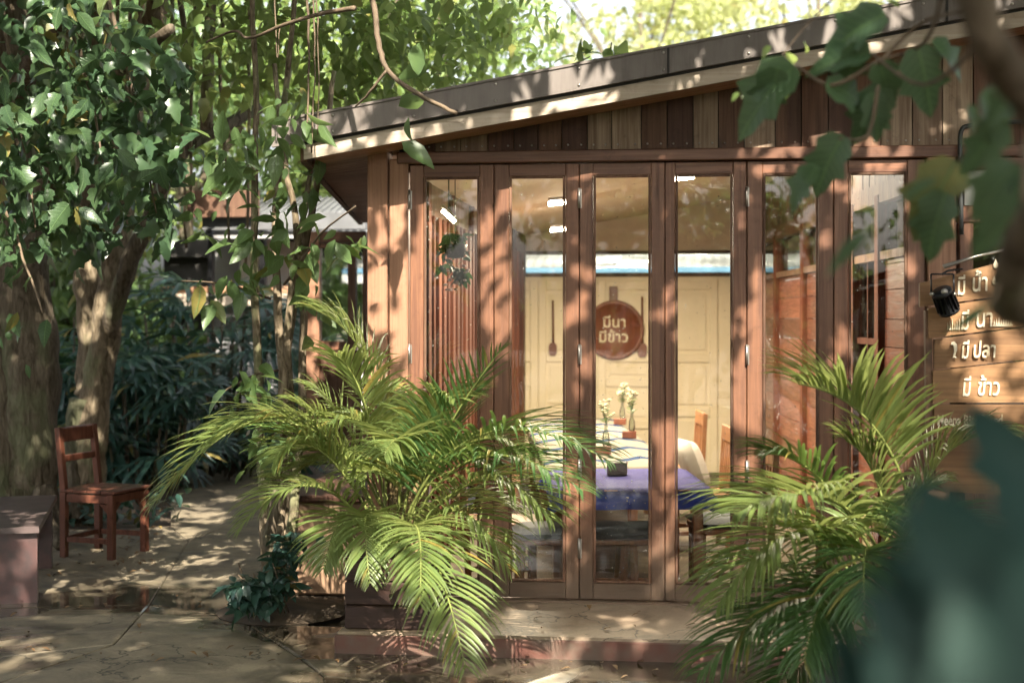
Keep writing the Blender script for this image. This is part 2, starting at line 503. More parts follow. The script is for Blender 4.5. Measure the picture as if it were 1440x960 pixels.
def par(o, p):
    """parent, children keep world coordinates (all roots are built unrotated)"""
    o.parent = p
    if p.type == 'EMPTY':
        o.matrix_parent_inverse = Matrix.Translation(-Vector(p.location))

def thing(name, loc, label, cat, group=None):
    o = bpy.data.objects.new(name, None)
    COL.objects.link(o)
    o.location = loc; o['label'] = label; o['category'] = cat
    o.empty_display_size = .2
    if group: o['group'] = group
    return o

def tag(o, label, cat, group=None):
    o['label'] = label; o['category'] = cat
    if group: o['group'] = group
    return o

def copy_tree(o, parent=None):
    c = o.copy(); COL.objects.link(c)
    if parent is not None: c.parent = parent
    for ch in o.children: copy_tree(ch, c)
    return c

# leaf templates: axis +y, normal +z, unit length
def tmpl(outline, mids, fold=.12, droop=.15):
    """outline: right side points (x,y) from base to tip; mids: midrib y positions matching"""
    V = [(0, y, -droop * y * y) for (_, y) in outline_mid(outline, mids)]
    return V

def make_tmpl(right, fold=.35, droop=.25):
    # right = [(x,y)...] excluding base (0,0) and tip (0,1); midrib points share y
    n = len(right)
    V = [(0, 0, 0)]
    for (x, y, my) in right: V.append((0, my, -droop * my * my))            # mid
    for (x, y, my) in right: V.append((x, y, fold * abs(x) - droop * y * y))
    for (x, y, my) in right: V.append((-x, y, fold * abs(x) - droop * y * y))
    V.append((0, 1, -droop))
    F = []
    m = lambda i: 1 + i; r = lambda i: 1 + n + i; le = lambda i: 1 + 2 * n + i; tip = 3 * n + 1
    F += [(0, r(0), m(0)), (0, m(0), le(0))]
    for i in range(n - 1):
        F += [(m(i), r(i), r(i + 1)), (m(i), r(i + 1), m(i + 1)), (m(i), le(i + 1), le(i)), (m(i), m(i + 1), le(i + 1))]
    F += [(m(n - 1), r(n - 1), tip), (m(n - 1), tip, le(n - 1))]
    return np.array(V, float), np.array(F, int)

OVATE = make_tmpl([(.20, .22, .2), (.24, .48, .48), (.12, .8, .8)], .3, .28)
SIMPLE = make_tmpl([(.24, .42, .45)], .35, .25)
LOBED = make_tmpl([(.16, .02, .08), (.31, .22, .2), (.24, .38, .34), (.38, .58, .46), (.20, .64, .62), (.13, .84, .82)], .35, .42)

def leaf_arrays(tm, pos, ax, nr, sc):
    V, F = tm
    ax = ax / np.linalg.norm(ax, axis=1, keepdims=True)
    x = np.cross(ax, nr); x /= (np.linalg.norm(x, axis=1, keepdims=True) + 1e-9)
    z = np.cross(x, ax)
    N, K = len(pos), len(V)
    P = pos[:, None, :] + sc[:, None, None] * (V[None, :, 0:1] * x[:, None, :] + V[None, :, 1:2] * ax[:, None, :] + V[None, :, 2:3] * z[:, None, :])
    Fi = (F[None] + (np.arange(N) * K)[:, None, None]).reshape(-1, 3)
    return P.reshape(-1, 3), Fi

def tri_mesh(name, P, F, mat):
    me = bpy.data.meshes.new(name)
    me.vertices.add(len(P)); me.vertices.foreach_set('co', P.astype(np.float32).ravel())
    me.loops.add(len(F) * 3); me.loops.foreach_set('vertex_index', F.astype(np.int32).ravel())
    me.polygons.add(len(F)); me.polygons.foreach_set('loop_start', np.arange(0, len(F) * 3, 3, dtype=np.int32))
    me.update(calc_edges=True)
    me.materials.append(M[mat])
    return me

def rand_dirs(n, down=.6, spread=1.0):
    d = rng.normal(size=(n, 3)) * spread
    d[:, 2] -= down
    return d

def clump_positions(blobs, sub=.13, per=9):
    """blobs: (centre, radii(3), n). leaves gathered in small twig clusters inside the volume"""
    out = []
    for (c, r, n) in blobs:
        k = max(1, n // per)
        d = rng.normal(size=(k, 3)); d /= np.linalg.norm(d, axis=1, keepdims=True)
        rr = rng.random((k, 1)) ** .45
        cc = np.array(c)[None] + d * rr * np.array(r)[None]
        i = rng.integers(0, k, n)
        out.append(cc[i] + rng.normal(size=(n, 3)) * sub * min(1.0, max(r) / .5))
    return np.concatenate(out)

def leaf_cloud(name, tm, pos, size, mat, parent, jit=.5, down=.6, up=1.0, kind='stuff'):
    n = len(pos)
    ax = rand_dirs(n, down)
    nr = rng.normal(size=(n, 3)) * .6; nr[:, 2] += up
    sc = size * (1 + jit * rng.uniform(-1, 1, n))
    P, F = leaf_arrays(tm, pos, ax, nr, sc)
    return link(tri_mesh(name, P, F, mat), name, parent, None, kind)

def leaf_parts(name, tms, pos, size, mat, parent, axs=None, down=.8, jit=.5, up=.8, nrs=None):
    """single leaves as objects that share a few meshes"""
    mes = []
    for tm in tms:
        for q in range(2):
            V, F = tm
            V = V.copy()
            V[:, 2] += .06 * np.sin(V[:, 0] * 9 + q * 2) * np.abs(V[:, 0]) + rng.normal(size=len(V)) * .008
            V[:, 0] += .05 * q * np.sin(V[:, 1] * 3)
            mes.append(tri_mesh(name, V, F, mat))
    for i, p in enumerate(pos):
        a = Vector(axs[i]) if axs is not None else Vector((rnd.gauss(0, 1), rnd.gauss(0, 1), rnd.gauss(0, .7) - down))
        a.normalize()
        nn = Vector(nrs[i]) if nrs is not None else Vector((rnd.gauss(0, .6), rnd.gauss(0, .6), up))
        x = a.cross(nn)
        if x.length < 1e-3: x = a.cross(Vector((1, 0, 0)))
        x.normalize(); z = x.cross(a)
        s = (size[i] if hasattr(size, '__len__') else size * (1 + jit * rnd.uniform(-1, 1)))
        Mx = Matrix((x, a, z)).transposed().to_4x4()
        for k in range(3):
            for j in range(3): Mx[k][j] *= s
        o = bpy.data.objects.new(name, mes[i % len(mes)])
        COL.objects.link(o)
        Mx.translation = Vector(p)
        o.parent = parent
        if parent.type == 'EMPTY': o.matrix_parent_inverse = Matrix.Translation(-Vector(parent.location))
        o.matrix_basis = Mx

def bez(p0, p1, p2, n):
    p0, p1, p2 = Vector(p0), Vector(p1), Vector(p2)
    return [(1 - t) ** 2 * p0 + 2 * t * (1 - t) * p1 + t * t * p2 for t in [i / (n - 1) for i in range(n)]]

def curve_pts(pts, sub=5, wob=0.0):
    """Catmull-Rom through points"""
    pts = [Vector(p) for p in pts]
    P = [pts[0]] + pts + [pts[-1]]
    out = []
    for i in range(1, len(P) - 2):
        for k in range(sub):
            t = k / sub
            a, b, c, d = P[i - 1], P[i], P[i + 1], P[i + 2]
            q = .5 * ((2 * b) + (c - a) * t + (2 * a - 5 * b + 4 * c - d) * t * t + (3 * b - a - 3 * c + d) * t ** 3)
            if wob: q = q + Vector((rnd.uniform(-wob, wob), rnd.uniform(-wob, wob), 0))
            out.append(q)
    out.append(pts[-1])
    return out

def limb(parent, name, pts, r0, r1, mat='bark', n=9, sub=5, wob=.0, jit=.05):
    cp = curve_pts(pts, sub, wob)
    k = len(cp)
    rad = [r0 + (r1 - r0) * (i / (k - 1)) for i in range(k)]
    return MB().tube(cp, rad, n, True, jit).build(name, mat, parent)

# ------------------------------------------------------------------ ground
g = MB(); S = 260
g.add([(-S, -60, -.03), (S, -60, -.03), (S, 420, -.03), (-S, 420, -.03)], [(0, 1, 2, 3)])
ground = g.build('ground', 'soil', kind='structure'); ground['label'] = 'dark bare soil under the trees and behind the paving'
paving = bpy.data.objects.new('paving', None); COL.objects.link(paving); paving['kind'] = 'structure'; paving['label'] = 'stained damp concrete paving of large irregular slabs'
def slab(pts, top=0.0):
    c = Vector((0, 0, 0))
    for p in pts: c += Vector(p)
    c /= len(pts)
    q = [Vector(p) + (c - Vector(p)).normalized() * .0045 for p in pts]
    n = len(q)
    inner = [p + (c - p).normalized() * .012 for p in q]
    vs = [Vector((p.x, p.y, -.06)) for p in q] + [Vector((p.x, p.y, top - .006)) for p in q] + [Vector((p.x, p.y, top)) for p in inner]
    fs = [tuple(range(2 * n, 3 * n))]
    for i in range(n):
        j = (i + 1) % n
        fs += [(i, j, j + n, i + n), (i + n, j + n, j + 2 * n, i + 2 * n)]
    MB().add(vs, fs).build('slab', 'conc', paving)
G = lambda px, py: gnd(px, py)
# joints picked off the photograph
A1 = Vector((-6, -3.2, 0)); A2 = G(160, 905); A3 = G(210, 850); A4 = G(265, 760); A5 = Vector((-6, 1.0, 0))
B1 = G(430, 930); B2 = G(335, 868)
slab([Vector((-6, -6.5, 0)), Vector((-1.9, -6.5, 0)), A2 + Vector((-.25, -.9, 0)), A2, A1])
slab([A1, A2, A3, A5 + Vector((0, -1.6, 0))])
slab([A5 + Vector((0, -1.6, 0)), A3, A4, G(240, 740), A5 + Vector((0, 1.2, 0))])
slab([A2 + Vector((-.25, -.9, 0)), Vector((-1.0, -3.0, 0)), B1 + Vector((.15, -.25, 0)), B1, B2, A3, A2])
slab([Vector((-1.9, -6.5, 0)), Vector((.6, -6.5, 0)), Vector((.5, -1.7, 0)), B1 + Vector((.15, -.25, 0)), Vector((-1.0, -3.0, 0)), A2 + Vector((-.25, -.9, 0))])
slab([B1 + Vector((.15, -.25, 0)), Vector((.5, -1.7, 0)), Vector((.5, -.3, 0)), Vector((-1.9, -.3, 0)), B2 + Vector((.3, .5, 0)), B2, B1])
slab([Vector((.6, -6.5, 0)), Vector((5, -6.5, 0)), Vector((5, -.3, 0)), Vector((.5, -.3, 0)), Vector((.5, -1.7, 0))])
slab([A3, B2, B2 + Vector((.02, .62, 0)), G(395, 770), G(390, 712), A4])
slab([A4, G(390, 712), G(385, 640), G(300, 640), G(240, 700), G(240, 740)])
slab([G(300, 640), G(385, 640), G(380, 590), G(290, 590)])

# ------------------------------------------------------------------ cafe building
cafe = thing('cafe_building', (0, 0, 0), 'low wooden cafe with folding glass doors, upright planks and a sloping roof', 'building')
XL, XR = FX(577), FX(1300)
ZB, ZT = .115, 2.406
pA = onY(480, 216, -.32); pB = onY(1376, 50, -.32)
SL = (pB.z - pA.z) / (pB.x - pA.x)
def zr(x): return pA.z + (x - pA.x) * SL
XRR = 4.2
# ledge
lf = gnd(960, 900, .10).y
lx = FX(472, lf)
ledge = MB().box((lx, lf, -.02), (5.0, -.02, .10), .012).build('ledge', 'ledge', cafe)
MB().box((lx - .004, lf - .012, -.01), (5.0, lf + .02, .088), .006).build('ledge_face', 'ledge_red', ledge)
MB().box((XL - .35, -.06, .06), (5.0, .05, ZB - .006), .005).build('threshold', 'doorx', cafe)
# corner posts
MB().box((FX(519), -.05, .0), (FX(547), .10, 2.62), .006).build('corner_post', 'post', cafe)
MB().box((FX(549), -.035, .0), (FX(575), .09, 2.44), .005).build('door_jamb', 'post', cafe)
MB().box((FX(1303), -.035, .0), (FX(1343), .10, 2.44), .005).build('door_jamb', 'post', cafe)
# header
MB().box((FX(560), -.045, 2.412), (XRR, .09, 2.475), .006).build('header_beam', 'doorx', cafe)
MB().box((FX(560), .036, 2.372), (FX(1310), .062, 2.411), .003).build('light_stop', 'doorx', cafe)  # added strip that blocks room light leaking above the doors
# folding doors
edges = [577, 695, 815, 935, 1050, 1172, 1300]
glassx = [(600, 672), (720, 792), (838, 912), (953, 1027), (1076, 1147), (1196, 1271)]
for i in range(6):
    x0, x1 = FX(edges[i]) + .0022, FX(edges[i + 1]) - .0022
    g0, g1 = FX(glassx[i][0]), FX(glassx[i][1])
    y0, y1 = -.02, .022
    yo = rnd.uniform(-.003, .003)
    y0 += yo; y1 += yo
    d = MB().box((x0, y0 + .004, ZB), (g0 - .014, y1, ZT), .003).build('folding_door', 'door', cafe)
    MB().box((g1 + .014, y0 + .004, ZB), (x1, y1, ZT), .003).build('stile', 'door', d)
    gz0, gz1 = ZB + .098, ZT - .076
    MB().box((g0 - .0135, y0 + .006, gz1 + .012), (g1 + .0135, y1 - .002, ZT), .003).build('top_rail', 'doorx', d)
    MB().box((g0 - .0135, y0 + .006, ZB), (g1 + .0135, y1 - .002, gz0 - .012), .003).build('bottom_rail', 'doorx', d)
    bead = MB()
    for (a, b) in (((g0 - .013, y0 - .002, gz0 - .011), (g0 + .001, y0 + .012, gz1 + .011)), ((g1 - .001, y0 - .002, gz0 - .011), (g1 + .013, y0 + .012, gz1 + .011)),
                   ((g0 + .0015, y0 - .001, gz0 - .011), (g1 - .0015, y0 + .011, gz0 + .002)), ((g0 + .0015, y0 - .001, gz1 - .002), (g1 - .0015, y0 + .011, gz1 + .011))):
        bead.box(a, b, .003)
    bead.build('glazing_bead', 'plank_b', d)
    MB().box((g0 - .008, y0 + .016, gz0 - .008), (g1 + .008, y0 + .020, gz1 + .008)).build('pane', 'glass', d)
    MB().box((x1 - .02, y1 + .001, ZB), (x1 + .022, y1 + .012, ZT), .002).build('light_seal', 'door', d)  # strip added behind the joint to keep room light from shining through
    if i % 2 == 0:
        for zz in (2.17, 1.35, .75, .33):
            h = MB(); h.tube([(x0 - .003, y0 - .006, zz), (x0 - .003, y0 - .006, zz + .105)], .0065, 8)
            h.box((x0 + .004, y0 + .0005, zz), (x0 + .010, y0 + .006, zz + .1))
            h.build('hinge', 'hinge', d)
    else:
        for zz in (2.17, 1.35, .75, .33):
            if i == 5 or i == 1 or i == 3:
                h = MB(); h.tube([(x1 + .003, y0 - .006, zz), (x1 + .003, y0 - .006, zz + .105)], .0065, 8)
                h.build('hinge', 'hinge', d)
# gable planks
x = FX(573); k = 0
pattern = ['c', 'a', 'a', 'c', 'c', 'b', 'c', 'a', 'a', 'b', 'c', 'a', 'b', 'a', 'b', 'b', 'c', 'b', 'a', 'a', 'a', 'b', 'b', 'a', 'b', 'a', 'b']
while x < XRR - .1:
    w = rnd.uniform(.125, .16) if x < 1.0 else rnd.uniform(.15, .19)
    yy = rnd.uniform(-.012, .004)
    zt = zr(x) + .10
    a, b = x + .0025, x + w - .0025
    pl = MB().prism([(a, yy, 2.478), (b, yy, 2.478), (b, yy, zr(b) + .05), (a, yy, zr(a) + .05)], (0, .022, 0)).build('plank', 'plank_' + pattern[k % len(pattern)], cafe)
    if x < 1.4:
        nl = MB()
        for xx in (a + .03, b - .03): nl.lathe([(.006, 0), (.004, -.004), (.0, -.005)], (xx, yy, 2.505), 6, 'y')
        nl.build('nail', 'hinge', pl)
    x += w; k += 1
MB().prism([(FX(560), .03, 2.47), (XRR, .03, 2.47), (XRR, .03, zr(XRR) + .05), (FX(560), .03, zr(FX(560)) + .05)], (0, .05, 0)).build('gable_backing', 'gap', cafe)
# roof
RX0 = FX(432, -.32)
def slope_box(x0, x1, y0, y1, dz0, dz1):
    m = MB()
    vs = []
    for xx in (x0, x1):
        for yy in (y0, y1):
            for dz in (dz0, dz1): vs.append((xx, yy, zr(xx) + dz))
    m.add(vs, [(0, 1, 3, 2), (4, 6, 7, 5), (0, 4, 5, 1), (2, 3, 7, 6), (0, 2, 6, 4), (1, 5, 7, 3)])
    return m
roof = slope_box(RX0 - .02, XRR + .4, -.36, 7.8, .115, .20).build('roof', 'metal', cafe)
slope_box(RX0 - .17, XRR + .4, -.385, -.362, .088, .212).build('flashing', 'flash', roof)
slope_box(RX0 - .19, XRR + .4, -.392, -.34, .213, .226).build('flashing_cap', 'flash', roof)
for px in (938, 1330):
    xs = FX(px, -.39)
    slope_box(xs, xs + .012, -.392, -.386, .085, .213).build('flashing_seam', 'gap', roof)
sw = MB()
for k in range(14):
    xs = RX0 + .15 + k * .42
    for dz in (.112, .195): sw.lathe([(.008, 0), (.007, -.004), (0, -.005)], (xs, -.385, zr(xs) + dz), 6, 'y')
sw.build('roof_screws', 'hinge', roof)
slope_box(RX0 - .01, XRR + .4, -.352, -.33, .0, .074).build('fascia_board', 'fascia', roof)
slope_box(RX0 - .01, XRR + .4, -.345, -.325, .076, .11).build('shadow_gap', 'gap', roof)  # dark strip painting the shade between fascia and flashing
slope_box(RX0 + .03, XRR + .4, -.328, -.05, .004, .03).build('soffit_board', 'soffit', roof)
# left eave: splayed soffit boards
e0 = Vector((RX0, -.325, 0)); e1 = at(510, 318, 12.4); e1.z = 0
inn = FX(535)
NS = 26
for i in range(NS):
    a = i / NS; b = (i + 1) / NS
    ya = -.04 + (e1.y + .04) * a; yb = -.04 + (e1.y + .04) * b - .006
    f = lambda y: RX0 + (e1.x - RX0) * ((y + .325) / (e1.y + .325))
    q = [(f(ya), ya), (inn, ya), (inn, yb), (f(yb), yb)]
    vs = [(X, Y, zr(X) + .006 if X > RX0 else zr(RX0) + .006) for X, Y in q]
    if i == 0: pass
    MB().prism(vs, (0, 0, .02)).build('soffit_board', 'soffit_y', roof)
m = MB(); zz = zr(RX0)
m.prism([(RX0, -.325, zz - .01), (e1.x, e1.y, zz - .01), (e1.x, e1.y, zz + .14), (RX0, -.325, zz + .14)], (-.035, 0, 0)).build('eave_board', 'plank_b', roof)
# side wall left + interior left
MB().box((FX(521), .1, 0), (FX(521) + .05, 7.6, 2.6)).build('side_wall', 'plank_b', cafe)
for i in range(34):
    y = .35 + i * .2
    MB().box((FX(521) + .052, y, -.08), (FX(521) + .085, y + (.10 if i % 3 else .05), 2.25 + (.2 if i % 5 == 0 else 0)), .004).build('batten', 'redbat', cafe)
FZ = -.10
WY = at(880, HZ, 15).y
MB().box((FX(521) + .05, .08, FZ - .05), (XRR, WY + .1, FZ)).build('interior_floor', 'floor', cafe)
ce = slope_box(FX(521), XRR, .09, WY + .1, .0, .04); ce.build('ceiling', 'creamw', cafe)
# back wall: lower panelled doors, clerestory, upper wall
zt_w = 2.02
bw = MB().box((FX(521), WY, FZ), (1.0, WY + .06, zt_w)).build('back_wall', 'cream', cafe)
xa = FX(521) + .1; pw = .63
xa = onY(757, HZ, WY).x - pw
for i in range(5):
    x0 = xa + i * pw
    if x0 + pw > 1.0: break
    fr = MB()
    fr.box((x0 + .005, WY - .022, FZ), (x0 + .085, WY - .001, zt_w - .03), .005)
    fr.box((x0 + pw - .085, WY - .022, FZ), (x0 + pw - .005, WY - .001, zt_w - .03), .005)
    zs = [FZ + .02, .42, .86, 1.12, 1.88] if i % 2 == 0 else [FZ + .02, .55, 1.12, 1.88]
    for q in zs: fr.box((x0 + .086, WY - .021, q), (x0 + pw - .086, WY - .001, q + .09), .005)
    fo = fr.build('wall_door_frame', 'cream', bw)
    for q in range(len(zs) - 1):
        MB().box((x0 + .125, WY - .013, zs[q] + .13), (x0 + pw - .125, WY - .001, zs[q + 1] - .04), .007).build('wall_panel', 'cream', fo)
MB().box((FX(521), WY - .03, zt_w + .0), (1.0, WY + .05, zt_w + .04), .004).build('window_sill', 'plank_b', cafe)
MB().box((FX(521), WY - .03, 2.255), (1.0, WY + .05, 2.29), .004).build('window_head', 'plank_c', cafe)
MB().box((FX(521), WY + .01, zt_w + .04), (1.0, WY + .014, 2.255)).build('clerestory_pane', 'glass', cafe)
MB().box((FX(521), WY, 2.29), (1.4, WY + .05, 3.6)).build('upper_wall', 'creamw', cafe)
# right side wall, red boards
wa = at(1056, HZ, 15); wb = at(1318, HZ, 7.62)
dv = (wb - wa); dv.z = 0; L = dv.length; dv.normalize(); nv = Vector((-dv.y, dv.x, 0))
if nv.x > 0: nv = -nv
def wq(s0, s1, z0, z1, off0, off1):
    p = [wa + dv * s0, wa + dv * s1]
    vs = [Vector((p[0].x, p[0].y, z0)) + nv * off1, Vector((p[1].x, p[1].y, z0)) + nv * off1,
          Vector((p[1].x, p[1].y, z1)) + nv * off1, Vector((p[0].x, p[0].y, z1)) + nv * off1]
    return MB().prism(vs, -nv * (off1 - off0))
rw = wq(0, L, FZ, 1.0, -.05, 0).build('partition_wall', 'plank_c', cafe)
segs = [(0, 3.4), (3.5, L - 1.9), (L - 1.25, L)]
z = FZ
while z < 1.93:
    h = rnd.uniform(.15, .19)
    for (a, b) in (segs if z > .6 else [(0, L)]):
        wq(a, b, z + .002, min(z + h, 1.95) - .003, .001, .016 + rnd.uniform(0, .006)).build('wall_board', 'redwall', cafe)
    z += h
wq(0, L, 1.95, 2.0, -.02, .05).build('wall_rail', 'plank_b', cafe)
for s in (.1, 2.0, 3.45, 5.0, L - 1.95, L - 1.2, L - .1):
    wq(s - .05, s + .05, FZ, 2.35, -.03, .06).build('wall_post', 'redbat', cafe)
wq(0, L, 2.3, 2.42, -.03, .055).build('wall_beam', 'plank_b', cafe)
s = 0
while s < L - .1:
    wq(s + .003, s + .17, 2.42, 3.3, -.02, rnd.uniform(.01, .02)).build('upper_board', 'plank_b', cafe); s += .175
wq(0, L, 2.0, 2.3, -.005, 0).build('side_pane', 'glass', cafe)
wq(L - 1.9, L - 1.25, 1.0, 1.95, -.005, 0).build('side_pane', 'glass', cafe)
wq(L - 1.9, L - 1.25, 1.42, 1.46, -.01, .03).build('glazing_bar', 'redbat', cafe)
for s in (L - 1.62, L - 1.4): wq(s, s + .03, 1.0, 1.95, -.01, .025).build('glazing_bar', 'redbat', cafe)
# facade right of the doors
rx = FX(1345)
MB().box((FX(1347), -.03, 2.35), (XRR, .06, 2.408), .004).build('window_frame', 'doorx', cafe)
fp = MB().box((FX(1357), .01, 2.17), (XRR, .014, 2.35)).build('pale_pane', 'frost', cafe)
MB().box((FX(1347), -.03, 2.08), (XRR, .06, 2.165), .004).build('window_frame', 'doorx', cafe)
xx = FX(1348)
while xx < 3.4:
    MB().box((xx, -.025, .12), (xx + .07, .05, 2.078), .004).build('window_stile', 'door', cafe)
    MB().box((xx + .072, .005, 1.0), (xx + .448, .009, 2.078)).build('window_pane', 'glass', cafe)
    MB().box((xx + .0715, -.018, .12), (xx + .4485, .04, .998), .004).build('window_board', 'door', cafe)
    xx += .45
MB().box((1.45, 2.2, FZ), (XRR, 2.26, 3.0)).build('inner_wall', 'plank_c', cafe)
MB().box((XRR - .05, .1, FZ), (XRR, 7.6, 3.3)).build('end_wall', 'plank_b', cafe)
# side platform and annex window wall
pf = MB().box((FX(400, .6), .6, -.02), (FX(521) - .002, 5.0, .52), .012).build('side_platform', 'plaster', cafe)
MB().box((FX(400, .6) - .02, .57, .523), (FX(521) - .004, 5.0, .56), .008).build('platform_coping', 'plank_c', pf)
an = thing('side_window_wall', at(470, HZ, 12.3) * 1, 'timber side window wall under the low end of the roof', 'window wall')
an.location.z = .56
ay = 12.35
def aq(px0, px1, py0, py1, t0, th, mat, name, ch=.004):
    a = at(px0, py1, t0); b = at(px1, py0, t0)
    return MB().box((a.x, a.y, a.z), (b.x, a.y + th, b.z), ch).build(name, mat, an)
aq(425, 449, 326, 640, ay, .12, 'post', 'post')
aq(450, 516, 326, 341, ay, .10, 'doorx', 'top_rail')
aq(489, 500, 342, 640, ay, .08, 'door', 'post')
aq(510, 516, 342, 640, ay, .08, 'door', 'post')
aq(450, 488, 342, 349, ay + .01, .05, 'doorx', 'frame')
aq(450, 488, 480, 492, ay + .01, .05, 'doorx', 'frame')
aq(450, 488, 350, 479, ay + .03, .004, 'glass', 'pane')
aq(501, 509, 342, 479, ay + .03, .004, 'glass', 'pane')
aq(450, 509, 493, 640, ay + .03, .03, 'plank_b', 'panel')

# ------------------------------------------------------------------ interior furniture
def cafe_chair(cushion=None):
    r = thing('dining_chair', (0, 0, 0), '', 'chair', 'wooden dining chairs round the long table')
    for sx in (-1, 1):
        MB().bar((sx * .19, -.19, 0), (sx * .19, -.19, .44), .04, .04).build('leg', 'chairi', r)
        MB().bar((sx * .19, .19, 0), (sx * .19, .24, .92), .04, .035).build('leg', 'chairi', r)
    MB().box((-.22, -.22, .441), (.22, .2, .47), .006).build('seat', 'chairi', r)
    b = MB().box((-.19, .218, .82), (.19, .242, .93), .006).build('backrest', 'chairi', r)
    for k in range(5): MB().bar((-.14 + k * .07, .205, .5), (-.14 + k * .07, .232, .822), .03, .012).build('slat', 'chairi', b)
    for sx in (-1, 1): MB().bar((sx * .19, -.17, .2), (sx * .19, .2, .2), .02, .03).build('stretcher', 'chairi', r)
    MB().box((-.165, -.195, .38), (.165, -.18, .44), .003).build('apron', 'chairi', r)
    return r
ch0 = cafe_chair()
cpos = [((.40, .95), -90, 'slatted dining chair with its back to the doors\' right, beside the blue cloth'),
        ((.45, 2.55), -90, 'second dining chair back behind the blue cloth, pale cushion on it'),
        ((.5, 4.1), -90, 'farthest dining chair on the right of the long table'),
        ((-.95, 1.2), 90, 'dining chair on the left of the blue cloth, behind the palm'),
        ((-.98, 3.4), 90, 'reddish dining chair on the left of the patterned cloth')]
chairs = []
for i, ((X, Y), rz, lab) in enumerate(cpos):
    o = ch0 if i == 0 else copy_tree(ch0)
    o.location = (X, Y, FZ); o.rotation_euler = (0, 0, math.radians(rz)); o['label'] = lab
    chairs.append(o)
def pillow(loc, sx, sy, sz, mat, lab, rot=0):
    m = MB(); N = 10
    vs, fs = [], []
    for sgn in (1, -1):
        b = len(vs)
        for i in range(N + 1):
            for j in range(N + 1):
                u = i / N * 2 - 1; v = j / N * 2 - 1
                h = ((1 - u ** 4) * (1 - v ** 4)) ** .5
                vs.append(Vector((u * sx * (1 - .06 * v * v), v * sy * (1 - .06 * u * u), sgn * h * sz)))
        for i in range(N):
            for j in range(N):
                q = (b + i * (N + 1) + j, b + (i + 1) * (N + 1) + j, b + (i + 1) * (N + 1) + j + 1, b + i * (N + 1) + j + 1)
                fs.append(q if sgn > 0 else q[::-1])
    m.add(vs, fs, True)
    o = m.build('cushion', mat)
    o.location = loc; o.rotation_euler = (0, rot, .1)
    return tag(o, lab, 'cushion')
pillow((.37, .93, FZ + .50), .21, .2, .035, 'cushd', 'dark seat cushion on the chair nearest the blue cloth\'s right end')
pillow((.42, 2.50, FZ + .66), .19, .20, .07, 'cushl', 'pale grey cushion propped on the second dining chair', math.radians(70))
# stools under the near table
def stool():
    r = thing('stool', (0, 0, 0), '', 'stool', 'stools tucked under the blue cloth')
    for sx in (-1, 1):
        for sy in (-1, 1): MB().bar((sx * .15, sy * .15, 0), (sx * .13, sy * .13, .40), .035, .035).build('leg', 'chairi', r)
    MB().box((-.17, -.17, .401), (.17, .17, .43), .008).build('seat', 'chairi', r)
    MB().box((-.115, -.145, .18), (.115, -.13, .21), .003).build('rail', 'chairi', r)
    return r
st0 = stool()
for i, (px, lab) in enumerate([(866, 'wooden stool with dark pad, left of the two middle ones under the blue cloth'), (918, 'wooden stool with dark pad, right of the two middle ones under the blue cloth'), (775, 'wooden stool with dark pad at the left end of the blue cloth')]):
    o = st0 if i == 0 else copy_tree(st0)
    X = FX(px, .75); o.location = (X, .78, FZ); o['label'] = lab
    pillow((X, .78, FZ + .465), .175, .17, .04, 'cushd', ['dark pad on the left middle stool under the blue cloth', 'dark pad on the right middle stool under the blue cloth', 'dark pad on the stool at the left end of the blue cloth'][i])
# tables
def table(X0, X1, Y0, Y1, Z, lab):
    r = thing('dining_table', ((X0 + X1) / 2, (Y0 + Y1) / 2, FZ), lab, 'table')
    MB().box((X0, Y0, Z - .035), (X1, Y1, Z - .004), .005).build('tabletop', 'chairi', r)
    for a in (X0 + .06, X1 - .06):
        for b in (Y0 + .06, Y1 - .06): MB().bar((a, b, FZ), (a, b, Z - .036), .055, .055).build('leg', 'chairi', r)
TX0, TX1 = FX(783, .42), FX(1000, .42)
TZ = .638
table(TX0, TX1, .45, 1.50, TZ, 'near dining table under the blue cloth')
table(TX0 + .02, TX1 - .02, 1.56, 3.6, TZ, 'middle dining table under the pale patterned cloth')
table(TX0 + .02, TX1 - .02, 3.66, 5.9, TZ, 'far dining table under the pale patterned cloth')
def cloth(X0, X1, Y0, Y1, Z, drop, mat, lab, nx=40, ny=30):
    vs, fs = [], []
    W, D = X1 - X0 + 2 * drop, Y1 - Y0 + 2 * drop
    for j in range(ny + 1):
        for i in range(nx + 1):
            a = -drop + W * i / nx; b = -drop + D * j / ny
            X = X0 + min(max(a, 0), X1 - X0); Y = Y0 + min(max(b, 0), Y1 - Y0); z = Z
            ex = max(-a, a - (X1 - X0), 0); ey = max(-b, b - (Y1 - Y0), 0)
            e = math.hypot(ex, ey)
            if e > 0:
                if ex > 0 and ey > 0:
                    z -= max(ex, ey) * 1.12; X += math.copysign(min(ex, ey) * .55 + .015, a); Y += math.copysign(min(ex, ey) * .35 + .015, b)
                else:
                    z -= e
                    w = .012 * math.sin((a + b) * 17) + .008 * math.sin((a - b) * 31 + 1)
                    if ex > 0: X += math.copysign(.02 + w * e / drop, a)
                    if ey > 0: Y += math.copysign(.02 + w * e / drop, b)
            else: z += .002 * math.sin(a * 23) * math.sin(b * 19)
            vs.append((X, Y, z))
    for j in range(ny):
        for i in range(nx):
            q = j * (nx + 1) + i
            fs.append((q, q + 1, q + nx + 2, q + nx + 1))
    o = MB().add(vs, fs, True).build('tablecloth', mat)
    return tag(o, lab, 'tablecloth')
mm, n, l, bs, out = newmat('blue_cloth')
v = coords(n, l, rand=False)
st = n.new('ShaderNodeSeparateXYZ'); l.new(v, st.inputs[0])
top = ramp(n, l, st.outputs['Z'], .60, .63)
dots = n.new('ShaderNodeTexVoronoi'); dots.inputs['Scale'].default_value = 60; l.new(v, dots.inputs['Vector'])
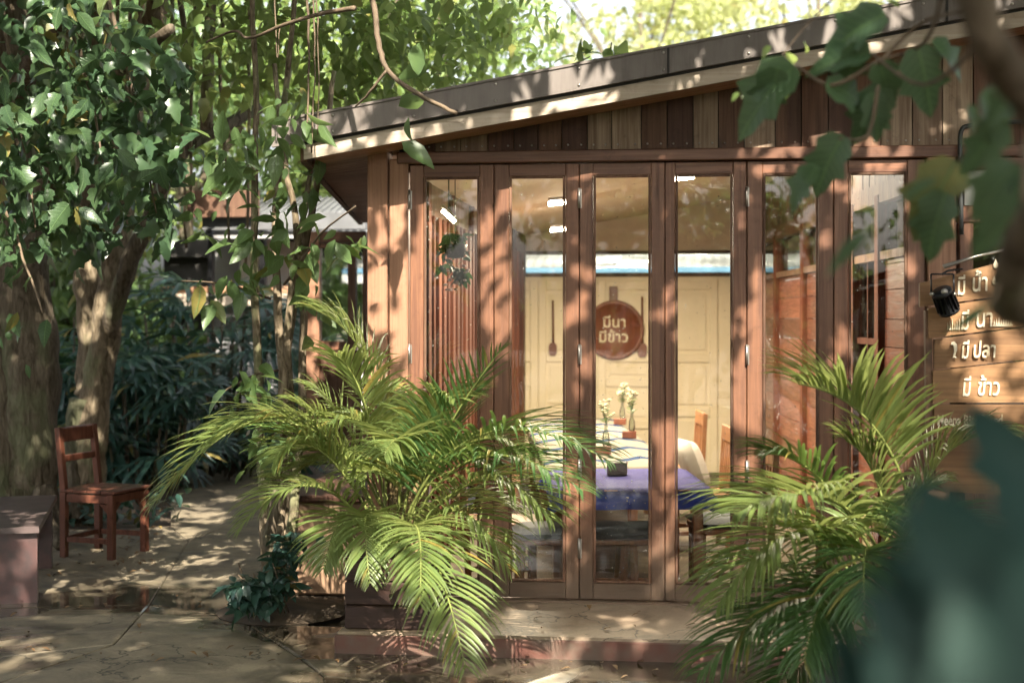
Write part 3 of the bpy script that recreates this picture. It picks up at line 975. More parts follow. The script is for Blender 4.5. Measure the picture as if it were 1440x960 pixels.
cc = mixc(n, l, ramp(n, l, dots.outputs['Distance'], .2, .3), (.09, .08, .24), (.04, .035, .14))
l.new(mixc(n, l, top, (.03, .055, .40), cc), bs.inputs['Base Color']); bs.inputs['Roughness'].default_value = .8; bs.inputs['Specular IOR Level'].default_value = .08
M['bluecloth'] = mm
mm, n, l, bs, out = newmat('batik_cloth')
v = coords(n, l, rand=False)
wv = n.new('ShaderNodeTexWave'); wv.wave_type = 'BANDS'; wv.bands_direction = 'Y'; wv.wave_profile = 'TRI'
wv.inputs['Scale'].default_value = .42; wv.inputs['Distortion'].default_value = 0
sp = n.new('ShaderNodeSeparateXYZ'); l.new(v, sp.inputs[0])
# chevrons: y + |x - c|
sb = n.new('ShaderNodeMath'); sb.operation = 'ADD'; sb.inputs[1].default_value = .20; l.new(sp.outputs['X'], sb.inputs[0])
pp = n.new('ShaderNodeMath'); pp.operation = 'PINGPONG'; pp.inputs[1].default_value = .22; l.new(sb.outputs[0], pp.inputs[0])
ml = n.new('ShaderNodeMath'); ml.operation = 'MULTIPLY_ADD'; ml.inputs[1].default_value = -1.6; l.new(pp.outputs[0], ml.inputs[0]); l.new(sp.outputs['Y'], ml.inputs[2])
cbv = n.new('ShaderNodeCombineXYZ'); l.new(ml.outputs[0], cbv.inputs['Y']); l.new(cbv.outputs[0], wv.inputs['Vector'])
cc = mixc(n, l, ramp(n, l, wv.outputs['Fac'], .74, .80), (.20, .175, .14), (.015, .035, .09))
l.new(cc, bs.inputs['Base Color']); bs.inputs['Roughness'].default_value = .9; bs.inputs['Specular IOR Level'].default_value = .05
M['batik'] = mm
cloth(TX0, TX1, .45, 1.50, TZ + .004, .115, 'bluecloth', 'blue tablecloth with a printed mauve top on the nearest table')
cloth(TX0 + .02, TX1 - .02, 1.56, 5.9, TZ + .004, .07, 'batik', 'pale batik tablecloth with blue chevrons on the far tables', 30, 60)
# vases in wooden blocks
def vase(px, py, t, lab, seed):
    p = at(px, py, t)
    blk = MB().box((-.055, -.04, 0), (.055, .04, .055), .004).build('bottle_holder', 'tray')
    blk.location = (p.x, p.y, TZ + .007); tag(blk, 'small reddish wooden block holding the ' + lab, 'wooden block', 'wooden bottle blocks')
    r = thing('flower_vase', (p.x + .02, p.y, TZ + .062), 'small clear bottle with ' + lab, 'vase', 'bottles of cream flowers on the tables')
    b = Vector((p.x + .02, p.y, TZ + .063))
    MB().lathe([(.0, 0), (.022, 0), (.026, .03), (.022, .08), (.011, .11), (.011, .15), (.013, .155)], b, 12).build('bottle', 'bottle', r)
    R = random.Random(seed)
    s = MB(); f = MB()
    for k in range(9):
        a = R.uniform(0, 6.28); rr = R.uniform(.01, .06)
        top = b + Vector((math.cos(a) * rr, math.sin(a) * rr, R.uniform(.2, .32)))
        s.tube([b + Vector((0, 0, .05)), b + Vector((0, 0, .15)), top], .0022, 4)
        for q in range(4):
            c = top + Vector((R.uniform(-.018, .018), R.uniform(-.018, .018), R.uniform(-.015, .02)))
            f.lathe([(0, .008), (.012, .004), (.013, -.003), (0, -.007)], c, 6)
    for k in range(16):
        a = R.uniform(0, 6.28); c = b + Vector((0, 0, R.uniform(.13, .26))); d = Vector((math.cos(a), math.sin(a), .5)) * .05
        s.add([c, c + d * .5 + Vector((.008, 0, 0)), c + d, c + d * .5 - Vector((.008, 0, 0))], [(0, 1, 2, 3)])
    s.build('stems', 'leaf_mid', r); f.build('flowers', 'flower', r)
vase(885, 620, 11.2, 'cream flowers nearest the middle of the patterned cloth', 1)
vase(872, 603, 12.6, 'cream flowers farther back on the patterned cloth', 2)
vase(848, 640, 9.9, 'white flowers behind the palm tips', 3)
p = at(868, 676, 8.6)
bx = MB().box((p.x - .06, p.y - .05, TZ + .008), (p.x + .06, p.y + .05, TZ + .085), .004).build('napkin_box', 'planter')
tag(bx, 'dark napkin box standing on the blue tablecloth', 'box')
PV = Vector(((TX0 + TX1) / 2, .45, 0)); TA = math.radians(8.0)
RZ = Matrix.Rotation(TA, 3, 'Z')
for o in list(COL.objects):
    if o.parent is None and o.name.split('.')[0] in ('dining_table', 'dining_chair', 'tablecloth', 'cushion', 'stool'):
        p = Vector(o.location); o.location = PV + RZ @ (p - PV) ; o.rotation_euler.z += TA
# tray sign and paddles on back wall
tc = onY(864, 464, WY - .03)
Rt = 41.5 / FPX * 14.95
tr = thing('round_tray_sign', (tc.x, WY - .03, tc.z - Rt), 'round red-brown wooden tray with a handle and pale lettering on the cream wall', 'tray')
MB().lathe([(0, .0), (Rt * .84, .0), (Rt * .87, -.03), (Rt, -.032), (Rt + .004, -.015), (Rt, .028), (0, .028)], tc, 40, 'y').build('plate', 'tray', tr)
MB().box((tc.x - .055, WY - .052, tc.z + Rt - .015), (tc.x + .035, WY - .024, tc.z + Rt + .15), .012).build('handle', 'tray', tr)
def text(s, size, loc, parent, rx=math.pi / 2, shear=0.0, width=1.0, ext=.002, name='lettering', roty=0.0, mat='letter', rz=0.0):
    c = bpy.data.curves.new(name, 'FONT'); c.body = s; c.size = size; c.extrude = ext; c.shear = shear
    c.align_x = 'CENTER'; c.offset = size * .012
    o = bpy.data.objects.new(name + '_tmp', c); COL.objects.link(o)
    bpy.context.view_layer.update()
    me = bpy.data.meshes.new_from_object(o.evaluated_get(bpy.context.evaluated_depsgraph_get()))
    bpy.data.objects.remove(o)
    me.transform(Matrix.Diagonal((width, 1, 1, 1)))
    me.transform(Matrix.Translation(Vector(loc)) @ Matrix.Rotation(rz, 4, 'Z') @ Matrix.Rotation(roty, 4, 'Y') @ Matrix.Rotation(rx, 4, 'X'))
    me.materials.clear(); me.materials.append(M[mat])
    return link(me, name, parent)
text('มีนา', .155, (tc.x, WY - .036, tc.z + .03), tr)
text('มีข้าว', .155, (tc.x - .01, WY - .036, tc.z - .125), tr)
def paddle(px, top, bot, w, mat, lab):
    a = onY(px, top, WY - .03); b = onY(px, bot, WY - .03)
    r = thing('wooden_paddle', (b.x, WY - .03, b.z), lab, 'paddle', 'paddles hung beside the round tray')
    hb = (a.z - b.z)
    MB().tube([(a.x, WY - .03, a.z), (a.x + .004, WY - .03, b.z + hb * .2)], [.011, .014], 8).build('handle', mat, r)
    W = w / 2
    MB().prism([(b.x - W * .5, WY - .045, b.z + hb * .235), (b.x - W, WY - .045, b.z + hb * .19), (b.x - W, WY - .045, b.z + hb * .05), (b.x - W * .6, WY - .045, b.z),
                (b.x + W * .6, WY - .045, b.z), (b.x + W, WY - .045, b.z + hb * .05), (b.x + W, WY - .045, b.z + hb * .19), (b.x + W * .5, WY - .045, b.z + hb * .235)], (0, .03, 0)).build('blade', mat, r)
paddle(777.5, 422, 500, .085, 'paddle', 'dark narrow paddle hung left of the round tray')
paddle(903, 417, 502, .10, 'tray', 'reddish square-ended paddle hung right of the round tray')
# lamps: fluorescent tubes under the ceiling
M['tube'] = emis('lamp_tube', (1.0, .86, .64), 30.0)
def tube_lamp(px0, py0, px1, py1, t, lab, power=30):
    a = at(px0, py0, t); b = at(px1, py1, t)
    r = thing('tube_lamp', (a + b) / 2, lab, 'lamp', 'lit tube lamps under the cafe ceiling')
    MB().tube([a, b], .012, 10).build('tube', 'tube', r)
    ld = bpy.data.lights.new('tube_light', 'AREA'); ld.shape = 'RECTANGLE'; ld.size = 1.2; ld.size_y = .12; ld.energy = power * 1.8; ld.color = (1, .84, .62)
    lo_ = bpy.data.objects.new('tube_light', ld); COL.objects.link(lo_); par(lo_, r); lo_.location = (a + b) / 2 - Vector((0, 0, .04))
    up = Vector((0, 0, .03)); MB().bar(a + up, b + up, .06, .02).build('fitting', 'white', r)
    MB().tube([(a + b) / 2 + up, Vector(((a.x + b.x) / 2, (a.y + b.y) / 2, zr((a.x + b.x) / 2)))], .004, 4).build('hanger', 'iron', r)
tube_lamp(771, 287, 836, 282, 9.4, 'upper lit tube lamp seen at the second door pane', 18)
tube_lamp(774, 324, 835, 319, 12.0, 'lower lit tube lamp seen at the second door pane', 55)
tube_lamp(936, 254, 976, 249, 9.6, 'lit tube lamp at the top of the fourth door pane', 16)
tube_lamp(622, 296, 640, 312, 9.0, 'slanting glowing bar standing in for a small bright line at the top of the first door pane', 1)  # glowing bar for a bright line, not a lamp of the room
tube_lamp(1090, 200, 1160, 195, 10.2, 'unseen tube lamp added high at the right of the room')  # unseen lamp, lights the right of the room
tube_lamp(800, 150, 900, 145, 8.6, 'unseen tube lamp added above the door heads over the near table', 1.5)  # unseen lamp, lights the near table from above the doors

# ------------------------------------------------------------------ sign board
SY = -1.15
sg = thing('menu_board', onY(1370, 640, SY), 'hand-lettered wooden plank board with cream Thai words and an English line', 'sign')
def sp_(px, py): return onY(px, py, SY)
rows = [((1292, 398), (1470, 352), (1470, 408), (1292, 432)),
        ((1304, 433), (1470, 409), (1470, 455), (1304, 476)),
        ((1313, 477), (1470, 456), (1470, 503), (1313, 520)),
        ((1310, 521), (1470, 504), (1470, 566), (1310, 566)),
        ((1312, 568), (1470, 568), (1470, 618), (1312, 612)),
        ((1314, 614), (1470, 620), (1470, 700), (1314, 690))]
for q in rows:
    p = [sp_(*a) for a in q]
    c = (p[0] + p[2]) / 2
    p = [a + (c - a).normalized() * .004 for a in p]
    off = rnd.uniform(-.008, .008)
    MB().prism([Vector((a.x, a.y + off, a.z)) for a in p][::-1], (0, .03, 0)).build('plank', 'sign', sg)
ps = [sp_(1302, 436), sp_(1311, 436), sp_(1313, 690), sp_(1304, 690)]
MB().prism([Vector((a.x, a.y + .01, a.z)) for a in ps][::-1], (0, .05, 0)).build('side_strip', 'plank_b', sg)
ps = [sp_(1330, 690), sp_(1350, 690), sp_(1352, 1010), sp_(1332, 1010)]
for dx in (0, .5):
    a = sp_(1340, 690)
    MB().box((a.x + dx, SY + .035, -.02), (a.x + dx + .06, SY + .08, 1.75), .004).build('post', 'plank_b', sg)
sc = 1 / FPX * 6.3
def st_(s, px, py, hpx, w=.8, roty=0.0, sh=.12):
    p = sp_(px, py)
    text(s, hpx * sc * 1.6, (p.x, SY - .012, p.z), sg, shear=sh, width=w, ext=.0025, roty=roty)
st_('มี', 1351, 414, 21, .60, -.05); st_('น้ำ', 1377, 409, 21, .66, -.05)
st_('มี', 1356, 463, 21, .60, -.03); st_('นา', 1383, 459, 21, .70, -.03)
st_('มี', 1356, 503, 19, .60); st_('ปลา', 1383, 502, 19, .66)
st_('มี', 1358, 556, 21, .60); st_('ข้าว', 1389, 555, 20, .66)
st_('Meena Rice Based', 1363, 597, 12.5, .60, -.02, .05)
ic = MB()   # water drops, rice tufts, fish drawn as thin raised marks
def mark(pts):
    q = [sp_(*a) for a in pts]
    ic.prism([Vector((a.x, SY - .014, a.z)) for a in q][::-1], (0, .004, 0))
for (dx, dy, r) in ((1399, 373, 4.5), (1411, 379, 4.5), (1397, 396, 4), (1407, 398, 4)):
    mark([(dx, dy - 2.0 * r), (dx + r * .7, dy - .3 * r), (dx + r * .6, dy + .6 * r), (dx, dy + r), (dx - r * .6, dy + .6 * r), (dx - r * .7, dy - .3 * r)])
for k in range(8):
    a = 1396 + k * 3.3
    mark([(a, 457), (a + 1.2, 449 - (k % 3) * 2), (a + 2.4, 456.5)]); mark([(a - 1, 459), (a + 4, 458), (a + 4, 456), (a - 1, 457)])
for k in range(6):
    a = 1331 + k * 3.2
    mark([(a, 464), (a + 1, 453 - (k % 3) * 3), (a + 2.2, 463)])
mark([(1337, 481), (1341, 480), (1345, 484), (1345, 492), (1342, 500), (1345, 503), (1341, 502), (1339, 503), (1340, 499), (1341, 491), (1340, 485), (1337, 484)])
ic.build('painted_mark', 'letter', sg)
# spotlight on the board
sl_ = thing('spotlight', sp_(1320, 412), 'small black finned spotlight hung from the top left of the plank board', 'spotlight')
c0 = sp_(1319, 414) + Vector((0, -.11, 0))
dr = Vector((.35, .35, -.75)).normalized()
def along(c, d, prof, n=14):
    m = MB(); x = d.cross(Vector((0, 1, 0))).normalized(); y = d.cross(x)
    vs = []; fs = []
    for (r, h) in prof:
        for k in range(n):
            a = 2 * math.pi * k / n; vs.append(c + d * h + x * (r * math.cos(a)) + y * (r * math.sin(a)))
    for i in range(len(prof) - 1):
        for k in range(n):
            k2 = (k + 1) % n; fs.append((i * n + k, i * n + k2, (i + 1) * n + k2, (i + 1) * n + k))
    m.add(vs, fs, True); return m
along(c0, dr, [(0, -.02), (.04, -.02), (.045, -.01), (.045, .0), (.034, .002), (.036, .075), (.046, .08), (.046, .09), (.0, .085)]).build('housing', 'iron', sl_)
fin = MB()
x_ = dr.cross(Vector((0, 1, 0))).normalized(); y_ = dr.cross(x_)
for k in range(14):
    a = 2 * math.pi * k / 14; d2 = x_ * math.cos(a) + y_ * math.sin(a)
    fin.bar(c0 + d2 * .041 + dr * .002, c0 + d2 * .043 + dr * .076, .004, .014, d2, 0)
fin.build('cooling_fins', 'iron', sl_)
m = MB()
for s in (-1, 1): m.tube([c0 + Vector((s * .047, 0, 0)), c0 + Vector((s * .047, .01, .085))], .004, 5)
m.tube([c0 + Vector((-.047, .01, .085)), c0 + Vector((.047, .01, .085))], .004, 5)
m.tube([c0 + Vector((0, .01, .085)), c0 + Vector((.03, .06, .1)), c0 + Vector((.1, .10, .11))], .005, 5)
m.build('bracket', 'iron', sl_)
m = MB()
for s in (-1, 1): m.lathe([(0, -.012), (.009, -.01), (.009, .0)], c0 + Vector((s * .047, -.006, 0)), 8, 'y')
m.lathe([(0, -.01), (.014, -.008), (.014, .0)], c0 + Vector((0, -.035, .01)), 10, 'y')
m.build('screw', 'hinge', sl_)
pr = MB()
a, b = sp_(1325, 374), sp_(1410, 352)
for k in range(2): pr.tube([a + Vector((0, -.02 - k * .02, -k * .008)), (a + b) / 2 + Vector((0, -.02 - k * .02, .004)), b + Vector((0, -.02, 0))], .006, 6)
tag(pr.build('lamp_rail', 'hinge'), 'bright metal rail with wires along the top edge of the plank board', 'rail')
# conduit on facade
cp = [onY(1352, 330, -.08), onY(1351, 260, -.08), onY(1350, 205, -.08), onY(1352, 184, -.08), onY(1362, 177, -.08), onY(1400, 173, -.08), onY(1460, 170, -.08)]
cd_ = MB()
cd_.tube(curve_pts(cp, 4), .012, 8)
cdo = tag(cd_.build('wall_conduit', 'black'), 'black cable conduit bending round the pale window top right', 'conduit')

# ------------------------------------------------------------------ planter, bench, chair
px0, px1 = FX(488, -.75), FX(618, -.75)
pt = thing('planter_box', ((px0 + px1) / 2, -.6, .10), 'low dark wooden planter box on the concrete ledge in front of the doors', 'planter')
for k in range(3): MB().box((px0, -.80, .102 + k * .115), (px1, -.775, .212 + k * .115), .006).build('front_board', 'planter', pt)
for k in range(3):
    MB().box((px0, -.774, .102 + k * .115), (px0 + .025, -.42, .212 + k * .115), .006).build('side_board', 'planter', pt)
    MB().box((px1 - .025, -.774, .102 + k * .115), (px1, -.42, .212 + k * .115), .006).build('side_board', 'planter', pt)
MB().box((px0, -.418, .102), (px1, -.40, .445), .004).build('back_board', 'planter', pt)
MB().box((px0 - .012, -.812, .449), (px1 + .012, -.77, .475), .005).build('rim', 'planter', pt)
MB().box((px0 + .026, -.772, .12), (px1 - .026, -.42, .43)).build('soil', 'soil', pt)

bn = thing('stone_bench', gnd(30, 845), 'stone bench with dark worn top and reddish terrazzo legs at the left edge', 'bench')
f1 = at(55, 740, 7.93); b1 = at(78, 698, 9.2)
axv = (b1 - f1); axv.z = 0; axv.normalize(); lt = Vector((-axv.y, axv.x, 0))
if lt.x > 0: lt = -lt
def bq(s0, s1, w0, w1, z0, z1, name, mat, ch=True):
    o = Vector((f1.x, f1.y, 0))
    P = [o + axv * s0 + lt * w0, o + axv * s1 + lt * w0, o + axv * s1 + lt * w1, o + axv * s0 + lt * w1]
    vs = [Vector((p.x, p.y, z0)) for p in P]
    MB().prism(vs, (0, 0, z1 - z0)).build(name, mat, bn)
bq(0, 1.45, 0, .46, .395, .43, 'seat', 'benchtop')
bq(.04, .12, .012, .235, 0, .393, 'leg', 'benchleg')
bq(1.15, 1.23, .012, .235, 0, .393, 'leg', 'benchleg')
bq(.125, 1.145, .09, .14, .22, .393, 'stretcher', 'benchleg')

# outdoor chair, local x = sideways, y = back; front is -y
oc = thing('wooden_chair', (0, 0, 0), 'old reddish wooden chair standing beside the tree trunks', 'chair')
for sx in (-1, 1):
    MB().bar((sx * .19, -.18, 0), (sx * .19, -.18, .43), .045, .045).build('front_leg', 'chair', oc)
    MB().bar((sx * .19, .19, 0), (sx * .19, .19, .44), .042, .045).build('back_leg', 'chair', oc)
    MB().bar((sx * .19, .19, .441), (sx * .19, .235, .86), .042, .04).build('back_post', 'chair', oc)
    MB().bar((sx * .19, -.155, .12), (sx * .19, .165, .12), .024, .035).build('stretcher', 'chair', oc)
    MB().bar((sx * .19, -.155, .395), (sx * .19, .165, .395), .024, .055).build('apron', 'chair', oc)
    MB().prism([(sx * .19 - .01, -.155, .36), (sx * .19 - .01, -.155, .30), (sx * .19 - .01, -.09, .366)], (.02, 0, 0)).build('bracket', 'chair', oc)
    MB().prism([(sx * .166, -.19, .366), (sx * .166, -.19, .30), (sx * .10, -.19, .366)], (0, .02, 0)).build('bracket', 'chair', oc)
MB().bar((-.165, -.18, .395), (.165, -.18, .395), .024, .055).build('apron', 'chair', oc)
MB().bar((-.165, .19, .12), (.165, .19, .12), .024, .035).build('stretcher', 'chair', oc)
for k in range(4): MB().box((-.215, -.215 + k * .107, .432), (.215, -.112 + k * .107, .452), .004).build('seat_board', 'chair', oc)
MB().box((-.168, .215, .76), (.168, .245, .86), .008).build('top_rail', 'chair', oc)
MB().box((-.168, .20, .63), (.168, .222, .675), .006).build('middle_rail', 'chair', oc)
Lp = gnd(90, 783); Fp = gnd(151, 787); Rp = gnd(205, 774)
ctr = (Lp + Rp) / 2
fd = (Fp - Lp); fd.z = 0
oc.location = (ctr.x, ctr.y, 0.0)
oc.rotation_euler = (0, 0, math.atan2(fd.y, fd.x) + math.pi / 2)

# ------------------------------------------------------------------ palms
def frond(parent, p0, p1, p2, L=.40, n=40, width=.021, mat='palm', start=.22, droop=.8, seed=0, vshape=.45):
    R = random.Random(seed)
    pts = bez(p0, p1, p2, 26)
    m = MB()
    N = len(pts)
    m.tube(pts, [.0075 * (1 - .85 * i / (N - 1)) + .001 for i in range(N)], 5)
    rach = m.build('frond', 'stalk', parent)
    P, F = [], []
    for k in range(n):
        s = start + (1 - start) * (k + .5) / n
        fi = s * (N - 1); i = min(int(fi), N - 2); a = fi - i
        c = pts[i].lerp(pts[i + 1], a)
        d = (pts[i + 1] - pts[i]).normalized()
        prof = (math.sin(math.pi * min(1, (s - start) / (1 - start) * .80 + .17))) ** .7
        side = d.cross(Vector((0, 0, 1)))
        if side.length < .15: side = Vector((1, 0, 0)) if abs(d.z) > .9 else side
        side.normalize()
        upv = side.cross(d).normalized()
        fwd = .55 + .8 * s
        for sg in (-1, 1):
            if R.random() < .03: continue
            ln = L * prof * R.uniform(.88, 1.08)
            dirv = (side * sg + d * fwd * R.uniform(.85, 1.15) + upv * vshape * R.uniform(.5, 1.3)).normalized()
            q = Vector(c); seg = 5; w0 = width * (.6 + .4 * prof)
            dd = Vector(dirv); b = len(P)
            dr_ = droop * R.uniform(.7, 1.35)
            for j in range(seg + 1):
                u = j / seg
                w = w0 * (.35 + 1.1 * u if u < .35 else (1 - u) ** .8 * 1.25) * .5 if j < seg else 0.0
                wn = dd.cross(upv)
                if wn.length < 1e-3: wn = side
                wn.normalize()
                nn = wn.cross(dd).normalized()
                if j < seg:
                    P += [q - wn * w + nn * w * .5, q, q + wn * w + nn * w * .5]
                else: P += [q]
                dd = (dd + Vector((0, 0, -1)) * dr_ / seg * (.4 + 1.2 * u)).normalized()
                q = q + dd * (ln / seg)
            for j in range(seg - 1):
                o = b + j * 3
                F += [(o, o + 1, o + 4, o + 3), (o + 1, o + 2, o + 5, o + 4)]
            o = b + (seg - 1) * 3
            F += [(o, o + 1, o + 3), (o + 1, o + 2, o + 3)]
    MB().add(P, F, True).build('leaflets', mat, rach)
    return rach

def A(px, py, t): return at(px, py, t)
def palm(name, label, base, fronds, canes, fill, fz):
    r = thing(name, base, label, 'palm', 'feathery palms in front of the doors')
    for i, (p0, p1) in enumerate(canes):
        mid = (Vector(p0) + Vector(p1)) / 2 + Vector((rnd.uniform(-.03, .03), 0, 0))
        cp = curve_pts([p0, mid, p1], 5)
        MB().tube(cp, [.016 - .006 * j / len(cp) for j in range(len(cp))], 7).build('cane', 'cane', r)
    for i, f in enumerate(fronds):
        p0, p1, p2 = [A(*q) for q in f[0]]
        kw = dict(L=.38, n=42); kw.update(f[1] if len(f) > 1 else {})
        frond(r, p0, p1, p2, seed=i + 10, **kw)
    R = random.Random(len(fronds))
    for i in range(fill):
        az = R.uniform(0, 2 * math.pi); el = R.uniform(.5, 1.3); ln = R.uniform(.55, .95)
        h = R.uniform(*fz)
        p0 = Vector(base) + Vector((R.uniform(-.12, .12), R.uniform(-.06, .06), h))
        d = Vector((math.cos(az) * math.cos(el), math.sin(az) * math.cos(el) * .7 - .15, math.sin(el)))
        p1 = p0 + d * ln * .62
        p2 = p1 + Vector((d.x, d.y, 0)) * ln * .75 + Vector((0, 0, R.uniform(-.30, .12)))
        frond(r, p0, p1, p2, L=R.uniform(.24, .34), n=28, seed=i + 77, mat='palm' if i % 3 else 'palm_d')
    return r
pb = Vector(((px0 + px1) / 2, -.6, .43))
Lf = [
    ([(545, 760, 6.8), (430, 440, 6.6), (212, 712, 6.3)], dict(L=.42, n=44, start=.35)),
    ([(535, 760, 6.8), (480, 530, 6.7), (285, 615, 6.6)], dict(L=.36)),
    ([(540, 740, 6.9), (560, 470, 6.9), (432, 432, 6.9)], dict(L=.40, n=44, start=.25)),
    ([(545, 740, 6.8), (520, 520, 6.8), (470, 500, 6.6)], dict(L=.34)),
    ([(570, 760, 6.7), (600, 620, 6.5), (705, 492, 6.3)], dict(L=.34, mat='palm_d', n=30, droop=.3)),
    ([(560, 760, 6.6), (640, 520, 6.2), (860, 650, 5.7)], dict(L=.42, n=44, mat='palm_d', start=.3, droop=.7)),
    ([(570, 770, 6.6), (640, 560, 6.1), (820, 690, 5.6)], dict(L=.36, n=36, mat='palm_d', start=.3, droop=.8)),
    ([(570, 770, 6.6), (680, 600, 6.2), (775, 730, 6.0)], dict(L=.40, n=40)),
    ([(560, 790, 6.6), (640, 640, 6.2), (715, 800, 6.1)], dict(L=.33)),
    ([(560, 790, 6.6), (590, 650, 6.0), (655, 940, 5.5)], dict(L=.38, n=42, start=.28, droop=.7)),
    ([(555, 790, 6.6), (600, 660, 5.9), (590, 850, 5.6)], dict(L=.30)),
    ([(545, 790, 6.7), (450, 600, 6.4), (335, 745, 6.2)], dict(L=.32, n=36, droop=.8)),
    ([(540, 800, 6.7), (480, 660, 6.3), (455, 800, 6.1)], dict(L=.28)),
    ([(540, 800, 6.7), (500, 640, 6.2), (520, 820, 6.0)], dict(L=.26)),
    ([(560, 760, 6.7), (600, 540, 6.6), (640, 560, 6.4)], dict(L=.34)),
    ([(555, 760, 6.7), (580, 560, 6.5), (540, 640, 6.2)], dict(L=.32)),
    ([(555, 760, 6.7), (660, 560, 6.5), (740, 640, 6.3)], dict(L=.32)),
    ([(545, 770, 6.7), (440, 560, 6.6), (385, 650, 6.4)], dict(L=.34)),
]
cn = []
for k in range(11):
    bx_, by_ = rnd.uniform(px0 + .06, px1 - .06), rnd.uniform(-.7, -.5)
    cn.append(((bx_, by_, .40), (pb.x + (bx_ - pb.x) * 2.2, by_ - .05, rnd.uniform(.75, 1.05))))
palm('potted_palm', 'feathery palm growing from the dark planter box left of the doors', pb, Lf, cn, 18, (.15, .45))
rb = A(1235, 960, 5.75); rb.z = 0
Rf = [
    ([(1290, 760, 5.8), (1260, 560, 5.6), (1122, 540, 5.5)], dict(L=.46, n=46, start=.3, vshape=.7, droop=.6, width=.026)),
    ([(1245, 800, 5.7), (1190, 640, 5.4), (1035, 722, 5.1)], dict(L=.48, n=44, start=.3, width=.027, droop=.75)),
    ([(1280, 790, 5.8), (1290, 600, 5.8), (1420, 610, 5.7)], dict(L=.36, width=.024)),
    ([(1240, 820, 5.7), (1120, 660, 5.3), (1010, 850, 5.1)], dict(L=.40, width=.024, droop=.8)),
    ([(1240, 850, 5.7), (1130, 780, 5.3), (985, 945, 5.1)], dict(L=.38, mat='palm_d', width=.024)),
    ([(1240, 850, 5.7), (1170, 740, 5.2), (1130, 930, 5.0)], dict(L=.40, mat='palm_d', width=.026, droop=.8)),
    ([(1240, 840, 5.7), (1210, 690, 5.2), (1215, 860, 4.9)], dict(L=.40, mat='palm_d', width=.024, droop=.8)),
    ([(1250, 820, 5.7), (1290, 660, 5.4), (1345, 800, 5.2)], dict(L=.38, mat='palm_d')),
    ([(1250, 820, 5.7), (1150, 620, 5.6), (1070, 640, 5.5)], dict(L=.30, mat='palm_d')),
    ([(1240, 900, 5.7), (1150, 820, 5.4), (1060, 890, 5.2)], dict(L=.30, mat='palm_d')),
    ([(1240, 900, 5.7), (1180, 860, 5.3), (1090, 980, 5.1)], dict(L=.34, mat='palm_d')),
    ([(1260, 800, 5.8), (1240, 640, 5.8), (1190, 620, 5.8)], dict(L=.34)),
]
cn = [((rb.x + rnd.uniform(-.1, .1), rb.y + rnd.uniform(-.08, .08), 0), (rb.x + rnd.uniform(-.12, .12), rb.y + rnd.uniform(-.08, .08), rnd.uniform(.55, .8))) for k in range(8)]
palm('garden_palm', 'broader palm at the right, in front of the last two doors', rb, Rf, cn, 10, (.25, .7))

# ------------------------------------------------------------------ trees at the left
def tree(name, loc, label, group=None, cat='tree'): return thing(name, loc, label, cat, group)
def bl(px, py, t, rx, rz, n, ry=None): return (at(px, py, t), (rx, ry or rx, rz), n)

t1 = tree('big_tree', gnd(35, 775), 'thick grey-brown trunk at the left edge with dark lobed leaves', None)
T = 10.2
trunk = limb(t1, 'trunk', [at(38, 772, T), at(36, 700, T), at(40, 560, T), at(34, 400, T), at(20, 200, T), at(10, 0, T), at(0, -200, T)], .235, .15, 'bark', 14, 6, .008, .09)
limb(t1, 'trunk', [at(8, 772, T - .1), at(-4, 600, T - .1), at(-20, 300, T), at(-60, 0, T)], .16, .10, 'bark', 12, 6, .008, .1)
limb(t1, 'root', [at(60, 690, T - .1), at(70, 735, T - .25), at(84, 768, T - .5)], .09, .03, 'bark', 9, 4, .005, .1)
limb(t1, 'limb', [at(34, 330, T), at(80, 230, T - .5), at(150, 120, T - 1.2), at(240, 40, T - 2)], .09, .03, 'bark', 9, 5, .01)
limb(t1, 'limb', [at(20, 150, T), at(60, 60, T - 1.2), at(140, -20, T - 2)], .08, .03, 'bark', 9, 5, .01)
blobsA = [bl(60, 40, 6.6, .45, .28, 260), bl(40, 150, 6.4, .38, .28, 240), bl(110, 230, 6.6, .40, .28, 250), bl(40, 290, 6.5, .34, .22, 150), bl(180, 180, 7.0, .36, .25, 200),
          bl(205, 290, 7.3, .25, .2, 90), bl(160, 90, 7.2, .4, .25, 160), bl(20, 420, 6.3, .1, .25, 26), bl(130, 340, 7.0, .2, .12, 50)]
posA = clump_positions(blobsA, .10, 7)
posA = posA[rng.random(len(posA)) < .64]
# nearest to the camera first
dist = np.linalg.norm(posA - np.array(CAM), axis=1)
order = np.argsort(dist)
near = posA[order[:250]]; rest = posA[order[250:]]
leaf_parts('leaf', [LOBED, OVATE], [tuple(p) for p in near], .097, 'vein_dark', t1, down=1.0)
leaf_cloud('foliage', LOBED, rest, .10, 'leaf_dark', t1, .5, .9)
for (a, b) in (((60, -40, 6.9), (150, 250, 6.6)), ((0, -30, 6.8), (50, 320, 6.4)), ((140, -40, 7.2), (220, 300, 7.2)), ((-30, 200, 6.7), (60, 440, 6.2))):
    A0, B0 = at(*a), at(*b)
    limb(t1, 'twig', [A0, (A0 + B0) / 2 + Vector((rnd.uniform(-.1, .1), 0, rnd.uniform(0, .1))), B0], .013, .004, 'twig', 6, 5, .01)

